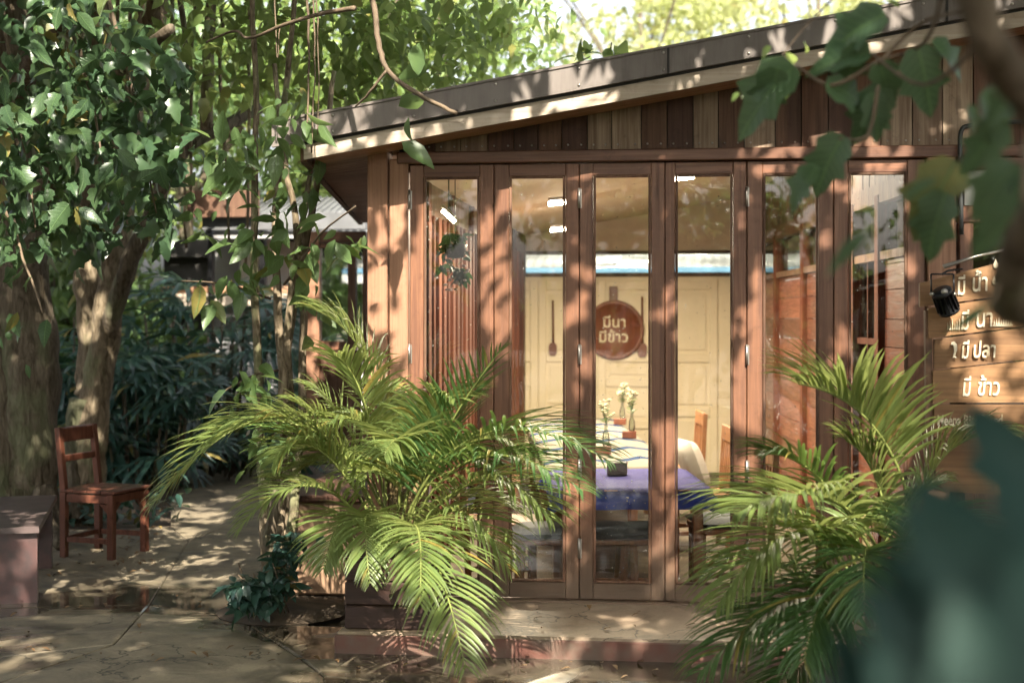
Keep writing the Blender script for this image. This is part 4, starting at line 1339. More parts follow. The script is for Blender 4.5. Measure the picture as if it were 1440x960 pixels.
t2 = tree('forked_tree', gnd(125, 740), 'leaning forked pale trunk just behind the outdoor chair')
T = 11.2
limb(t2, 'trunk', [at(118, 745, T), at(128, 640, T), at(140, 520, T), at(158, 400, T), at(168, 300, T), at(178, 180, T), at(205, 60, T), at(225, -120, T)], .125, .09, 'bark2', 12, 6, .01, .09)
limb(t2, 'trunk', [at(128, 560, T + .1), at(128, 440, T + .2), at(124, 330, T + .2), at(126, 180, T + .3), at(140, 20, T + .3), at(130, -140, T + .4)], .12, .09, 'bark2', 12, 6, .012, .1)
limb(t2, 'trunk', [at(100, 735, T - .1), at(108, 640, T), at(118, 560, T)], .12, .10, 'bark', 10, 5, .012, .14)
limb(t2, 'limb', [at(150, 480, T), at(178, 380, T - .2), at(215, 300, T - .3), at(250, 220, T - .4), at(300, 185, T - .3), at(365, 152, T)], .075, .045, 'bark', 9, 5, .01, .08)
limb(t2, 'limb', [at(190, 100, T), at(215, 30, T - .2), at(225, -60, T - .4)], .13, .08, 'bark2', 10, 5, .01)
limb(t2, 'limb', [at(292, 190, T - .3), at(292, 100, T - .5), at(296, 0, T - .6), at(300, -80, T - .6)], .055, .035, 'bark2', 8, 5, .01)
limb(t2, 'limb', [at(218, 260, T - .2), at(235, 120, T - .8), at(262, 100, T - 1), at(250, -30, T - 1)], .03, .02, 'bark', 7, 5, .01)
for (x0, x1) in ((232, 262), (312, 322), (352, 345), (166, 150), (184, 176), (98, 96), (278, 268)):
    limb(t2, 'aerial_root', [at(x0, -60, T - .6), at((x0 + x1) / 2 + rnd.uniform(-8, 8), 120, T - .6), at(x1, 260 + rnd.uniform(-60, 160), T - .6)], .018, .010, 'bark2', 6, 5, .012)
blobsC = [bl(300, 40, 9.5, .55, .30, 420), bl(420, 30, 9.2, .55, .30, 520), bl(540, 40, 9.0, .50, .30, 560), bl(620, 70, 9.6, .40, .30, 380), bl(470, 110, 9.4, .40, .22, 300), bl(680, 20, 9.6, .40, .2, 300),
          bl(560, 130, 9.6, .34, .16, 180), bl(760, 30, 10.5, .26, .14, 70), bl(720, 70, 10.3, .25, .12, 60), bl(350, 110, 9.8, .4, .2, 200)]
posC = clump_positions(blobsC, .13, 8)
leaf_cloud('crown', OVATE, posC[rng.random(len(posC)) < .45], .115, 'leaf_lit', t2, .4, .7)
# the bare twig reaching over the roof edge
limb(t2, 'branch', [at(505, -60, 6.6), at(524, 0, 6.5), at(532, 60, 6.4), at(545, 98, 6.35), at(580, 128, 6.3), at(612, 145, 6.2), at(642, 160, 6.15)], .015, .008, 'twig', 8, 5, .004, .08)
limb(t2, 'branch', [at(545, 98, 6.35), at(520, 130, 6.4), at(500, 150, 6.5)], .008, .004, 'twig', 6, 4, .003)
limb(t2, 'branch', [at(500, 12, 6.5), at(460, 18, 6.6), at(400, 35, 6.8), at(350, 54, 7.0), at(330, 44, 7.1), at(290, 60, 7.2)], .012, .005, 'twig', 7, 5, .004)
for (x0, y1, w) in ((434, 200, .007), (442, 215, .005), (447, 190, .004), (389, 40, .004)):
    limb(t2, 'hanging_vine', [at(x0 - 4, -40, 6.9), at(x0 + 1, 80, 6.9), at(x0 + rnd.uniform(-5, 5), y1, 6.9)], w, w * .6, 'twig', 6, 5, .004)
p5 = [at(*q) for q in ((560, 150, 6.2), (575, 165, 6.2), (565, 200, 6.2), (548, 95, 6.4), (600, 90, 6.6), (560, 60, 6.5), (590, 60, 6.6))]
leaf_parts('leaf', [OVATE], p5, .13, 'leaf_mid', t2, down=.5)

# multi-stemmed small tree by the platform
t3 = tree('slender_tree', gnd(385, 835), 'clump of slender stems with hanging oval leaves left of the corner post')
T = 8.0
for (xs, ys) in (([384, 388, 392, 410, 432, 452, 470], [840, 700, 600, 450, 330, 230, 100]), ([378, 372, 366, 358, 357, 360, 352], [840, 740, 600, 420, 280, 120, -40]),
                 ([394, 404, 400, 392, 388, 400, 414], [830, 700, 560, 440, 300, 150, 0]), ([396, 412, 425, 426, 418, 400, 386], [820, 720, 560, 430, 330, 220, 90]),
                 ([390, 398, 410, 405, 412, 430, 440], [800, 690, 600, 480, 380, 290, 200])):
    limb(t3, 'stem', [at(a, b, T + rnd.uniform(-.1, .2)) for a, b in zip(xs, ys)], rnd.uniform(.026, .036), .014, 'bark2', 8, 4, .006, .08)
limb(t3, 'stem', [at(384, 850, T - .2), at(392, 800, T - .2), at(380, 750, T - .2), at(392, 690, T - .2)], .045, .03, 'bark', 9, 4, .01, .12)
limb(t3, 'branch', [at(400, 400, T), at(450, 330, T - .4), at(500, 290, T - .7)], .008, .004, 'twig', 6, 4, .004)
limb(t3, 'branch', [at(380, 420, T), at(320, 400, T - .4), at(255, 395, T - .8)], .008, .004, 'twig', 6, 4, .004)
limb(t3, 'branch', [at(392, 520, T), at(350, 530, T - .4), at(300, 560, T - .6)], .008, .004, 'twig', 6, 4, .004)
bB = [bl(340, 210, 7.0, .20, .16, 26), bl(420, 170, 7.0, .25, .18, 30), bl(370, 330, 7.2, .2, .2, 26), bl(430, 380, 7.4, .15, .2, 20), bl(485, 340, 7.0, .16, .12, 14), bl(340, 540, 7.0, .16, .1, 22), bl(330, 390, 7.2, .2, .1, 18),
      bl(300, 270, 7.4, .2, .2, 24), bl(370, 620, 7.4, .2, .2, 22), bl(460, 450, 7.3, .1, .15, 8), bl(400, 260, 7.6, .25, .2, 30)]
posB = clump_positions(bB, .09, 3)
leaf_parts('leaf', [OVATE, OVATE], [tuple(p) for p in posB], .115, 'vein_mid', t3, down=1.0)
# dark leafy shrub round its foot
sh = thing('foot_shrub', gnd(372, 868), 'low dark glossy shrub at the foot of the slender stems', 'shrub')
posS = clump_positions([bl(365, 830, 7.4, .17, .10, 150), bl(395, 790, 7.5, .10, .14, 70), bl(345, 845, 7.3, .07, .06, 40), bl(425, 770, 7.6, .12, .10, 40)], .05, 6)
posS = posS[posS[:, 2] > .03]
leaf_parts('leaf', [OVATE, LOBED], [tuple(p) for p in posS[:280]], .085, 'leaf_blue', sh, down=.3, up=1.2)
m = MB()
for k in range(14): m.tube([gnd(rnd.uniform(345, 410), 868), at(rnd.uniform(330, 430), rnd.uniform(790, 840), 7.4)], .004, 5)
m.build('stems', 'twig', sh)
sr = MB(); c = gnd(395, 862)
sr.lathe([(.36, .0), (.33, .012), (.2, .03), (0, .04)], Vector((c.x, c.y + .05, .002)), 20)
o = sr.build('soil_patch', 'soil', kind='structure'); o['label'] = 'round patch of dark soil cut in the paving'

# lady palms (dark fan leaves) in the middle distance
def fan_mesh(seed):
    R = random.Random(seed); P = []; F = []
    nseg = R.choice([7, 8, 9])
    for k in range(nseg):
        a = math.radians(-80 + 160 * k / (nseg - 1) + R.uniform(-4, 4))
        ln = R.uniform(.85, 1.05) * (1 - .18 * abs(a) / 1.4); w = .055
        d = Vector((math.sin(a), math.cos(a), 0)); s = Vector((d.y, -d.x, 0))
        b = len(P)
        for (u, ww, z) in ((0, .3, 0), (.35, 1, .03), (.75, .9, -.05), (1, .0, -.22)):
            q = d * ln * u
            P += [q - s * w * ww + Vector((0, 0, z + .02 * ww)), q + Vector((0, 0, z)), q + s * w * ww + Vector((0, 0, z + .02 * ww))]
        for j in range(3):
            o = b + j * 3
            F += [(o, o + 1, o + 4), (o, o + 4, o + 3), (o + 1, o + 2, o + 5), (o + 1, o + 5, o + 4)]
    return np.array([tuple(p) for p in P]), np.array(F)
FANS = [fan_mesh(s) for s in range(3)]
def lady_palm(base, spread, height, n, label, size=.40):
    r = thing('lady_palm', base, label, 'palm', 'dark lady palms behind the chair')
    st = MB()
    pos, ax, nr = [], [], []
    for k in range(n):
        a = rnd.uniform(0, 6.28); rr = spread * math.sqrt(rnd.random())
        b0 = Vector(base) + Vector((math.cos(a) * rr * .7, math.sin(a) * rr * .5, 0))
        h = height * rnd.uniform(.12, 1.0) * (1 - .35 * (rr / spread) ** 2)
        top = Vector(base) + Vector((math.cos(a) * rr, math.sin(a) * rr * .7, h))
        if k % 5 == 0: st.tube([b0, top], .012, 5)
        da = Vector((math.cos(a), math.sin(a) - .5, rnd.uniform(-.6, .5))).normalized()
        pos.append(top + da * .1); ax.append(da); nr.append(Vector((-da.x * .4, -.5 - da.y * .3, 1.0)))
    st.build('stem', 'bark', r)
    leaf_parts('fan_leaf', FANS, pos, size, 'leaf_blue', r, [tuple(a) for a in ax], nrs=nr)
lady_palm(gnd(285, 668), 1.15, 2.05, 170, 'largest dark lady palm clump, right of the forked trunk')
lady_palm(gnd(200, 690), .7, 1.5, 90, 'dark lady palm clump directly behind the outdoor chair')
lady_palm(gnd(350, 655), .6, 1.2, 60, 'smaller lady palm clump near the path end')
lady_palm(gnd(90, 680), .7, 1.9, 80, 'dark lady palm clump between the big trunk and the forked trunk')
# low shrub under chair
sb_ = thing('low_shrub', gnd(170, 735), 'low dark undergrowth plant behind the legs of the outdoor chair', 'shrub')
posU = clump_positions([(gnd(150, 735) + Vector((0, 0, .12)), (.55, .3, .12), 220)], .07, 6); posU = posU[posU[:, 2] > .02]
leaf_parts('leaf', [OVATE], [tuple(p) for p in posU[:260]], .09, 'leaf_blue', sb_, down=.1, up=1.3)
# fallen leaves
fl = rng.uniform(0, 1, (420, 3))
pts = []
for q in fl:
    g_ = gnd(60 + 330 * q[0], 700 + 110 * q[1] ** 1.5)
    if q[2] < .8 and not (230 < 60 + 330 * q[0] < 400): pts.append((g_.x, g_.y, .012))
pts = np.array(pts)
P, F = leaf_arrays(SIMPLE, pts, np.c_[rng.normal(size=(len(pts), 2)), np.zeros(len(pts))], np.tile([0, 0, 1.0], (len(pts), 1)), np.full(len(pts), .06))
M['litter'] = leafmat('dry_leaf', (.20, .12, .05), (.10, .06, .03), (.3, .18, .06), .7, .1)
lo = link(tri_mesh('fallen_leaves', P, F, 'litter'), 'fallen_leaves', None, 'dry fallen leaves scattered on the soil and paving by the chair', 'stuff')

# ------------------------------------------------------------------ shed behind
sd = thing('garden_shed', at(350, 590, 17.5) * 1, 'open shed with grey metal roof edge and white wall panels beyond the lady palms', 'shed')
sd.location.z = 0
def sq(px0, px1, py0, py1, t, th, mat, name, ch=.005):
    a = at(px0, py1, t); b = at(px1, py0, t)
    if a.z < .0: a.z = 0
    return MB().box((a.x, a.y, a.z), (b.x, a.y + th, b.z), ch).build(name, mat, sd)
sq(262, 366, 268, 306, 16.6, .08, 'plank_b', 'fascia_board')
rf = MB(); a = at(284, 308, 16.8); b = at(520, 292, 16.8)
for k in range(22):
    X0 = a.x + (b.x - a.x) * k / 22; X1 = a.x + (b.x - a.x) * (k + 1) / 22
    rf.add([(X0, a.y, 2.55), (X1, a.y, 2.55 + .0), (X1, a.y + 2.5, 3.2), (X0, a.y + 2.5, 3.2)], [(0, 1, 2, 3)])
    rf.tube([(X0, a.y, 2.56), (X0, a.y + 2.5, 3.21)], .018, 5)
rf.build('roof_sheet', 'darkmetal', sd)
sq(284, 520, 300, 324, 16.7, .10, 'darkmetal', 'gutter')
sq(300, 520, 326, 336, 16.75, .06, 'greywall', 'beam')
sq(230, 520, 337, 362, 18.0, .06, 'gap', 'shade_sheet')  # dark sheet standing in for the shade inside the shed
sq(296, 338, 338, 402, 17.8, .05, 'greywall', 'wall_panel')
sq(339, 388, 332, 402, 17.6, .05, 'white', 'wall_panel')
sq(390, 432, 340, 402, 17.6, .05, 'white', 'wall_panel')
sq(230, 295, 362, 470, 18.1, .05, 'gap', 'wall_panel')  # black panel painting the dark inside of the open shed
sq(226, 432, 403, 412, 17.3, .10, 'soffit', 'beam')
sq(240, 432, 413, 430, 17.2, .10, 'fascia', 'beam')
for k in range(8): sq(300 + k * 17, 316 + k * 17, 431, 600, 17.5 + (k % 2) * .01, .04, 'greywall', 'wall_board')
for (x, w) in ((364, 8), (292, 6), (428, 8)): sq(x, x + w, 300, 620, 16.9, .12, 'iron', 'post')
# neighbour roof seen through the clerestory
nb = thing('neighbour_house', (-.5, 14.5, 0), 'pale neighbouring house with a blue roof edge seen through the high windows', 'house')
MB().box((-5, 15, 0), (4, 15.2, 2.62)).build('wall', 'white', nb)
MB().box((-5, 13.6, 2.25), (4, 13.7, 2.33), .004).build('roof_edge', 'blueroof', nb)
m = MB(); m2 = MB()
for k in range(60):
    X0 = -5 + k * .15
    m.add([(X0, 13.6, 2.31), (X0 + .075, 13.6, 2.335), (X0 + .15, 13.6, 2.31), (X0 + .15, 16.5, 2.96), (X0 + .075, 16.5, 2.985), (X0, 16.5, 2.96)], [(0, 1, 4, 5), (1, 2, 3, 4)])
m.build('roof', 'oldroof', nb)
MB().box((-5, 13.62, 2.1), (4, 13.68, 2.24), .004).build('lower_board', 'greywall', nb)
for k in range(9): MB().box((-4.9 + k, 13.62, 0), (-4.84 + k, 13.68, 2.1), .004).build('post', 'gap', nb)

# ------------------------------------------------------------------ far trees
def far_tree(px, py, t, rx, rz, n, size, mat, label, tr=.14, base=None):
    c = at(px, py, t)
    r = tree('background_tree', (c.x, c.y, 0), label, 'trees behind the cafe and the shed')
    limb(r, 'trunk', [(c.x, c.y, -.03), (c.x + rnd.uniform(-.2, .2), c.y, c.z * .5), (c.x, c.y, c.z)], tr, tr * .5, 'bark', 9, 5, .02, .06)
    for k in range(4):
        a = rnd.uniform(0, 6.28)
        limb(r, 'limb', [(c.x, c.y, c.z * .7), (c.x + math.cos(a) * rx * .5, c.y + math.sin(a) * rx * .5, c.z), (c.x + math.cos(a) * rx * .8, c.y + math.sin(a) * rx * .8, c.z + rz * .5)], tr * .4, tr * .15, 'bark', 6, 4, .02)
    sub = [(Vector(c) + Vector((rnd.uniform(-1, 1) * rx * .75, rnd.uniform(-1, 1) * rx * .6, rnd.uniform(-1, 1) * rz * .75)), (rx * .4, rx * .4, rz * .36), n // 12) for k in range(12)]
    leaf_cloud('crown', OVATE if size < .2 else OVATE, clump_positions(sub, .28, 12), size, mat, r, .35, .6)
far_tree(60, 120, 15.5, 2.0, 2.0, 9000, .15, 'leaf_mid', 'leafy tree behind the big trunk at the far left')
far_tree(260, 150, 19, 1.9, 1.9, 5200, .16, 'leaf_lit', 'light green tree rising above the shed, left of its brown fascia')
far_tree(430, 90, 21, 2.1, 1.9, 4600, .17, 'leaf_lit', 'light green tree rising above the shed beside the cafe corner')
far_tree(620, 20, 22, 2.0, 1.4, 3000, .17, 'leaf_lit', 'light green tree above the low end of the roof')
far_tree(350, 420, 24, 2.2, 2.2, 5000, .2, 'leaf_mid', 'green tree far behind the shed')
far_tree(120, 430, 18, 1.9, 2.4, 7000, .17, 'leaf_mid', 'bushy tree behind the lady palms at the left')
far_tree(-60, 330, 16, 1.8, 2.6, 5000, .17, 'leaf_mid', 'bushy tree beyond the left edge behind the big trunk')
far_tree(900, 10, 46, 4.5, 3.0, 2600, .34, 'leaf_far_glare', 'pale sun-washed tree far behind the roof, left one')
far_tree(1150, -40, 50, 5.0, 3.0, 2600, .36, 'leaf_far_glare', 'pale sun-washed tree far behind the roof, right one')
# hedge far away closes the horizon
hd = []
for k in range(26): hd.append((Vector((-42 + k * 3.4, 40 + rnd.uniform(-3, 3), rnd.uniform(1.2, 2.6))), (2.6, 1.5, 1.9), 420))
ho = leaf_cloud('far_woodland', OVATE, clump_positions(hd, .4, 10), .42, 'leaf_mid', None); ho['label'] = 'dense green woodland closing the view far behind'

# small plants just over the roof edge
sp2 = thing('roof_edge_sapling', onY(860, 140, 1.2), 'leafy shoots poking above the roof edge, centre', 'sapling')
sp2.location.z = 2.8
limb(sp2, 'stem', [onY(862, 150, 1.0), onY(858, 95, .9), onY(860, 60, .9)], .008, .004, 'twig', 5, 4)
limb(sp2, 'stem', [onY(810, 150, 1.0), onY(800, 100, .9), onY(830, 80, .9)], .008, .004, 'twig', 5, 4)
leaf_parts('leaf', [OVATE], [onY(rnd.uniform(790, 880), rnd.uniform(60, 100), .9) for k in range(20)], .13, 'leaf_lit', sp2, down=.4)

# ------------------------------------------------------------------ foreground tree at the right
ft = tree('overhanging_tree', Vector((3.4, -4.6, 0)), 'tree at the right whose large leaves hang in front of the sign')
limb(ft, 'trunk', [(3.4, -4.6, -.03), (3.3, -4.6, 1.2), (3.0, -4.7, 2.6), (2.4, -4.8, 4.2), (2.0, -5.0, 5.6)], .16, .10, 'bark', 12, 6, .01, .08)
limb(ft, 'limb', [(3.1, -4.7, 2.4), at(1620, 420, 2.2), at(1500, 215, 1.7), at(1440, 130, 1.6), at(1385, 45, 1.5), at(1345, -60, 1.5)], .034, .018, 'bark', 9, 6, .004)
big = [  # px, py, t, size(px), axis dx, dy (pixels, y down), depth lean
    (1118, 92, 3.6, 150, -.62, .55, .1), (1095, 95, 3.6, 95, -.2, .8, .3), (1225, 75, 3.5, 110, -1, .05, .2), (1160, 120, 3.5, 95, 1, .25, .1),
    (1235, 85, 3.5, 90, .35, .9, .1), (1290, 65, 3.4, 120, .25, .9, .0), (1240, 120, 3.5, 110, -.35, 1, .2), (1225, 130, 3.5, 85, .3, 1, .0),
    (1185, 190, 3.5, 110, -.5, .9, .1), (1150, 235, 3.4, 85, -.7, .8, .1), (1245, 20, 3.5, 120, -.9, .4, .1), (1210, 60, 3.5, 85, -.2, .9, .3),
    (1310, 60, 3.4, 90, .8, .5, .1), (1345, 225, 3.0, 150, -.5, .95, .1), (1330, 270, 3.0, 120, -.35, 1, .1), (1225, 325, 2.0, 105, -1, .8, .1), (1320, 250, 2.0, 80, -.8, .5, .1),
    (1392, 428, 1.9, 85, -1, .70, .1), (1450, 320, 1.9, 95, -.6, .8, .1), (1380, 130, 2.4, 120, .7, .7, .2), (1410, 170, 2.4, 110, -.6, .9, .1), (1430, 230, 2.2, 120, -.5, .6, .1),
    (1360, 150, 2.6, 60, .4, .6, .2), (1440, 120, 2.3, 90, -.6, .6, .2), (1425, 250, 2.2, 90, .2, 1, .1), (1450, 280, 2.1, 130, -.8, .8, .1)]
ps, axs, szs, nrs = [], [], [], []
for (px, py, t, s, dx, dy, ln) in big:
    ps.append(at(px, py, t)); v_ = RGT * dx + UP * (-dy) + FWD * ln
    axs.append(tuple(v_)); szs.append(s / FPX * t * .84); nrs.append((rnd.uniform(-.5, .5), -1.0, rnd.uniform(.2, 1.1)))
SL_ = (OVATE[0] * np.array([.55, 1, 1]), OVATE[1])
ix = [i for i, q in enumerate(big) if q[2] > 2.05]; jx = [i for i, q in enumerate(big) if q[2] <= 2.05]
for sel, tm_ in ((ix, LOBED), (jx, SL_)):
    leaf_parts('large_leaf', [tm_], [ps[i] for i in sel], [szs[i] for i in sel], 'vein_dark', ft, [axs[i] for i in sel], nrs=[nrs[i] for i in sel])
for q in (((1340, -60, 2.2), (1300, 60, 3.3), (1235, 85, 3.5)), ((1235, 85, 3.5), (1170, 120, 3.5), (1120, 92, 3.6)), ((1235, 120, 3.5), (1220, 190, 3.5), (1180, 195, 3.5)), ((1420, 60, 2.4), (1400, 180, 2.5), (1345, 225, 3.0)),
          ((1440, 200, 2.2), (1435, 330, 2.0), (1392, 428, 1.9)), ((1400, 40, 2.3), (1300, 120, 3.0), (1225, 75, 3.5)), ((1235, 90, 3.5), (1300, 30, 3.4), (1400, 10, 2.8))):
    limb(ft, 'twig', [at(*a) for a in q], .006, .003, 'twig', 6, 5)
limb(ft, 'twig', [at(1180, -10, 3.9), at(1130, 40, 3.9), at(1090, 90, 3.9), at(1045, 125, 3.9)], .003, .0015, 'twig', 5, 5)
leaf_parts('leaf', [OVATE], [at(*a) for a in ((1130, 60, 3.9), (1110, 75, 3.9), (1085, 90, 3.9), (1095, 100, 3.9), (1070, 115, 3.9), (1055, 125, 3.9), (1115, 105, 3.9), (1265, 10, 3.8), (1085, 65, 3.9), (1040, 130, 3.9), (1075, 85, 3.9))], .05, 'leaf_lit', ft, down=.5, nrs=[(0, -1, .5)] * 11)
# very near plant, far out of focus
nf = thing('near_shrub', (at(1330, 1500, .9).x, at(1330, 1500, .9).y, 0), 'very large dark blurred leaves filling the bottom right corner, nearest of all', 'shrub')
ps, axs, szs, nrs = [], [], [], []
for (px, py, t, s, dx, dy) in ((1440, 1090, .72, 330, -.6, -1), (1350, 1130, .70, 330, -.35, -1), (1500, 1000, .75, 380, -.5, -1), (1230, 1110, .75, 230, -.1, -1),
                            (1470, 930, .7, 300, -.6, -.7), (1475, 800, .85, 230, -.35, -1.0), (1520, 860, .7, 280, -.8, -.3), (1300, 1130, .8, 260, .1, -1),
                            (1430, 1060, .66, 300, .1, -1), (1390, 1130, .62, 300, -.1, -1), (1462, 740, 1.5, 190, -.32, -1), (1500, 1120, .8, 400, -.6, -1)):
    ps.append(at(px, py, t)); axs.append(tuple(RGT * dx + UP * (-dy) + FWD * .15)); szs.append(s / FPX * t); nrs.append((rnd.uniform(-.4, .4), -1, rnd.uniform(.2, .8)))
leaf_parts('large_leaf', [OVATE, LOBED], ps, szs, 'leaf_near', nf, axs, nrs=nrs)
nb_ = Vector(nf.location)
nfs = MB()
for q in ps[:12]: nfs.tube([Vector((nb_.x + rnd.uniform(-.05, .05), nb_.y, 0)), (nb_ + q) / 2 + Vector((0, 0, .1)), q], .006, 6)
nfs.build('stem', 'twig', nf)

# ------------------------------------------------------------------ shade canopy: unseen trees whose crowns are carved to place the sun patches
SPOTS = []   # (point, radius): gaps in the leaves through which the sun reaches the place
def spot(px, py, r, Y=None, t=None, g=False):
    p = gnd(px, py) if g else (at(px, py, t) if t else onY(px, py, Y or 0.0))
    SPOTS.append((p, r * (1.4 if g else (.95 if r < .09 else 1.2))))
for (a, b, r) in ((570, 430, .17), (575, 500, .15), (530, 470, .10), (560, 420, .10), (590, 470, .13), (585, 400, .12), (560, 520, .12), (590, 345, .10), (540, 500, .1), (590, 540, .10), (535, 420, .07), (600, 300, .07),
                  (695, 320, .09), (710, 300, .06), (700, 370, .08), (690, 420, .07), (705, 445, .07), (700, 500, .06), (685, 340, .06), (705, 690, .05),
                  (822, 420, .07), (808, 440, .05), (835, 400, .05), (806, 470, .05), (812, 510, .06), (815, 380, .04), (835, 520, .04), (805, 345, .04), (808, 700, .06), (812, 760, .06), (820, 650, .04),
                  (936, 410, .03), (932, 640, .06), (925, 680, .07), (935, 720, .08), (940, 780, .08), (945, 810, .06), (938, 600, .04), (950, 340, .03),
                  (1040, 520, .05), (1055, 540, .09), (1040, 580, .08), (1060, 620, .08), (1040, 650, .05), (1065, 690, .06), (1070, 480, .05), (1075, 460, .04), (1045, 410, .04), (1070, 760, .06), (1040, 780, .05),
                  (1240, 222, .08), (1255, 240, .05), (1285, 280, .08), (1275, 320, .05), (1165, 250, .035), (1175, 320, .05), (1115, 240, .03), (1062, 240, .03), (1045, 310, .04), (1190, 240, .03), (1180, 480, .05), (1190, 560, .05), (1280, 400, .04), (1220, 215, .05), (1375, 300, .06), (1350, 290, .04),
                  (760, 815, .04), (650, 780, .05)):
    spot(a, b, r)
for (a, b, r) in ((770, 108, .10), (795, 130, .08), (740, 150, .05), (815, 105, .07), (850, 100, .05), (830, 138, .05), (612, 168, .05), (560, 183, .04), (1100, 85, .07), (1120, 70, .06), (1075, 90, .05), (1232, 28, .07), (1215, 60, .05), (1260, 20, .06), (1375, 20, .06), (1170, 60, .05), (470, 180, .05), (500, 205, .05), (520, 150, .04), (960, 112, .03), (1390, 35, .05)):
    spot(a, b, r, Y=-.36)
# ground
for (a, b, r) in ((95, 815, .15), (150, 803, .16), (245, 745, .14), (275, 725, .14), (290, 720, .12), (250, 790, .12), (60, 815, .10), (100, 805, .14), (140, 800, .14), (165, 815, .12), (110, 830, .11), (150, 770, .10), (80, 835, .09), (170, 790, .1),
                  (232, 742, .12), (250, 752, .12), (225, 765, .11), (285, 722, .14), (265, 712, .11), (300, 730, .10), (240, 790, .12), (265, 785, .12), (285, 780, .09), (310, 770, .08), (240, 820, .10), (260, 835, .08), (300, 850, .06), (265, 862, .06), (320, 700, .10), (235, 725, .09), (300, 690, .07), (330, 790, .07), (300, 810, .07), (225, 860, .06),
                  (775, 940, .11), (800, 955, .11), (740, 955, .08), (700, 935, .06), (415, 902, .06), (405, 880, .05), (840, 945, .07), (440, 950, .06), (490, 940, .08), (30, 930, .08), (10, 900, .06), (870, 950, .05), (560, 950, .07), (1250, 905, .12), (60, 905, .06)):
    spot(a, b, r, g=True)
for (a, b, r) in ((725, 878, .05), (760, 885, .06), (790, 895, .06), (880, 872, .06), (905, 885, .04), (980, 870, .07), (700, 860, .05)):
    p = gnd(a, b, .1); SPOTS.append((p, r))
# plants and things
for (a, b, t, r) in ((610, 690, 6.4, .16), (560, 640, 6.5, .15), (640, 650, 6.3, .13), (590, 730, 6.3, .12), (680, 640, 6.1, .10), (470, 450, 6.8, .14), (500, 470, 6.8, .12), (520, 600, 6.6, .13), (350, 560, 6.6, .14), (300, 620, 6.5, .12), (760, 700, 6.1, .14), (730, 720, 6.1, .10),
                     (640, 830, 5.9, .14), (660, 900, 5.7, .10), (600, 840, 6.0, .09), (470, 540, 6.7, .10), (400, 580, 6.6, .10), (560, 780, 6.2, .10), (340, 560, 7.0, .10), (640, 560, 6.4, .1), (700, 600, 6.2, .08), (420, 690, 6.4, .09), (590, 600, 6.5, .14), (630, 730, 6.1, .1), (790, 640, 5.9, .06),
                     (1140, 700, 5.3, .16), (1180, 720, 5.3, .12), (1090, 710, 5.2, .13), (1200, 600, 5.6, .17), (1260, 580, 5.6, .12), (1150, 560, 5.6, .12), (1230, 660, 5.5, .12), (1170, 650, 5.5, .12), (1290, 640, 5.7, .10), (1060, 740, 5.2, .1), (1220, 540, 5.6, .1), (1250, 720, 5.4, .08),
                     (152, 700, 9.4, .09), (150, 760, 9.4, .04), (95, 640, 9.6, .05), (90, 655, 9.6, .04), (175, 690, 9.5, .05), (130, 440, 11.1, .13), (116, 565, 11.0, .10), (124, 350, 11.2, .07), (68, 610, 10.0, .04), (155, 780, 9.4, .05),
                     (120, 235, 6.6, .12), (110, 90, 6.7, .12), (150, 210, 6.9, .1), (60, 60, 6.6, .1), (160, 240, 7.0, .1), (90, 120, 6.5, .09), (200, 320, 7.2, .08), (24, 785, 8.0, .05), (35, 720, 8.5, .06),
                     (540, 860, 6.5, .03), (600, 905, 6.5, .05), (470, 300, 7.3, .1), (440, 380, 12.3, .15), (480, 410, 7.2, .08), (450, 480, 12.3, .15), (400, 300, 7.9, .14), (430, 250, 7.9, .14), (392, 780, 7.9, .08), (410, 745, 8.2, .10),
                     (1350, 480, 6.2, .10), (1400, 440, 6.2, .18), (1430, 420, 6.2, .12), (1420, 480, 6.2, .16), (1380, 540, 6.2, .05), (1345, 440, 6.2, .06), (1420, 350, 6.2, .1), (1360, 420, 6.2, .06), (1440, 520, 6.2, .08),
                     (1110, 90, 3.6, .03), (1318, 872, .72, .018), (640, 150, 6.2, .05), (440, 180, 6.9, .1), (540, 50, 6.5, .12), (380, 120, 6.9, .1), (1000, 690, 8.2, .09), (990, 660, 8.5, .06), (890, 672, 8.5, .07), (1010, 640, 8.7, .06), (960, 680, 8.2, .07)):
    SPOTS.append((at(a, b, t), r * 1.2))
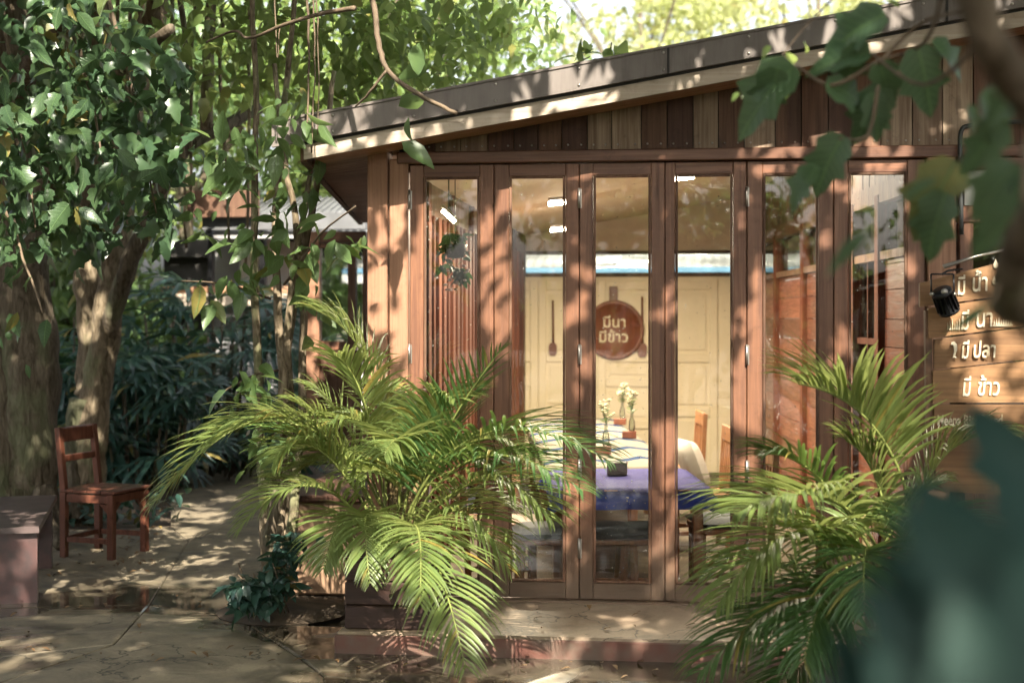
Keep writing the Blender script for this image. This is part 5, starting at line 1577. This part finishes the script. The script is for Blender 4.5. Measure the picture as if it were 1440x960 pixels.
def shade_tree(trunk, cx, cy, X0, X1, Y0, Y1, n, label):
    r = tree('shade_tree', trunk, label, 'unseen shade trees that dapple the terrace')
    z0 = 5.3
    pos = np.c_[rng.uniform(X0, X1, n), rng.uniform(Y0, Y1, n), z0 + rng.uniform(-.35, .45, n)]
    # twig clumping
    cl = np.c_[rng.uniform(X0, X1, n // 14), rng.uniform(Y0, Y1, n // 14), z0 + rng.uniform(-.45, .55, n // 14)]
    k = rng.integers(0, len(cl), n // 2); pos[: n // 2] = cl[k] + rng.normal(size=(n // 2, 3)) * .16
    d = np.array(SUN)
    keep = np.ones(n, bool); luck = rng.random(n)
    for (p, rad) in SPOTS:
        w = pos - np.array(p)[None]
        q = w - (w @ d)[:, None] * d[None]
        dist = np.linalg.norm(q, axis=1)
        rad2 = rad * 1.0 + .055 * (.3 + rng.random(n))
        keep &= ~((dist < rad2) & (luck > .035))  # leaves cut away along the sun line so a sun patch lands there
    pos = pos[keep]
    leaf_cloud('crown', SIMPLE, pos, .17, 'leaf_dark', r, .3, .25, 1.4)
    t_ = Vector(trunk)
    limb(r, 'trunk', [t_ + Vector((0, 0, -.03)), t_ + Vector((.05, 0, 2.5)), t_ + Vector((0, .1, 5.0))], .18, .1, 'bark', 12, 6, .01, .06)
    for a in range(6):
        e = Vector((cx + math.cos(a * 1.05) * (X1 - X0) * .32, cy + math.sin(a * 1.05) * (Y1 - Y0) * .32, 5.75))
        limb(r, 'limb', [t_ + Vector((0, .08, 4.3)), (t_ + e) / 2 + Vector((0, 0, 2.9)), e], .05, .015, 'bark', 7, 5, .01)
shade_tree((-5.6, -3.2, 0), -4, -3, -8.0, -1.0, -12.5, 5.0, 96000, 'unseen shade tree left of the terrace, crown carved to dapple the paving')
shade_tree((4.9, -6.2, 0), 2.5, -4.5, -1.0, 6.5, -12.5, 0, 78000, 'unseen shade tree right of the terrace, crown carved to dapple the doors')
# added plant standing in for the dark reflection in the first pane
hp = thing('reflection_plant', at(640, 400, 8.5), 'added dark plant with white flowers standing in for a reflection in the first door pane', 'plant')
hc = at(640, 352, 8.5)
MB().lathe([(0, -.05), (.05, -.045), (.075, .03), (.07, .035), (0, .03)], hc, 14).build('pot', 'iron', hp)
MB().tube([hc + Vector((0, 0, .03)), Vector((hc.x, hc.y, zr(hc.x)))], .003, 5).build('cord', 'iron', hp)
cp_ = clump_positions([(hc + Vector((0, 0, .05)), (.10, .08, .08), 60), (hc + Vector((.02, 0, -.14)), (.07, .06, .14), 50), (hc + Vector((-.09, 0, -.08)), (.04, .04, .10), 20)], .03, 5)
leaf_parts('leaf', [OVATE], [tuple(p) for p in cp_], .06, 'leaf_blue', hp, down=.8)
m = MB()
for k in range(16): m.lathe([(0, .009), (.012, .003), (.01, -.004), (0, -.006)], hc + Vector((rnd.uniform(-.05, .09), -.06, rnd.uniform(-.24, -.08))), 6)
m.build('flowers', 'white', hp)
# leaves dropped on the ledge and the front paving
lp = []
for k in range(170):
    if k < 30: lp.append((rnd.uniform(-.7, 1.4), rnd.uniform(-.85, -.1), .106))
    else: lp.append((rnd.uniform(-4.2, 1.4), rnd.uniform(-2.2, .4) if k % 3 else rnd.uniform(-1.1, -.92), .004))
lp = np.array(lp)
P, F = leaf_arrays(OVATE, lp, np.c_[rng.normal(size=(len(lp), 2)), np.zeros(len(lp))], np.tile([0, 0, 1.0], (len(lp), 1)), rng.uniform(.015, .055, len(lp)))
link(tri_mesh('dropped_leaves', P + np.array([0, 0, .012]), F, 'litter'), 'dropped_leaves', None, 'small dry leaves dropped on the ledge and front paving', 'stuff')
# dense garden behind the viewpoint (it is what the panes reflect)
for (x, y, lab) in ((-6, -15, 'leafy garden tree behind the viewpoint at the left'), (0, -17, 'leafy garden tree straight behind the viewpoint'), (6, -15, 'leafy garden tree behind the viewpoint at the right'), (12, -6, 'leafy garden tree beyond the right end of the terrace')):
    r = tree('garden_tree', (x, y, 0), lab, 'garden trees behind the viewpoint')
    limb(r, 'trunk', [(x, y, -.03), (x + .1, y, 1.5), (x, y, 3.2)], .16, .08, 'bark', 9, 5, .01)
    leaf_cloud('crown', OVATE, clump_positions([(Vector((x + rnd.uniform(-2, 2), y + rnd.uniform(-1.5, 1.5), rnd.uniform(1.2, 4.0))), (1.6, 1.2, 1.0), 500) for k in range(9)], .25, 10), .24, 'leaf_mid', r)
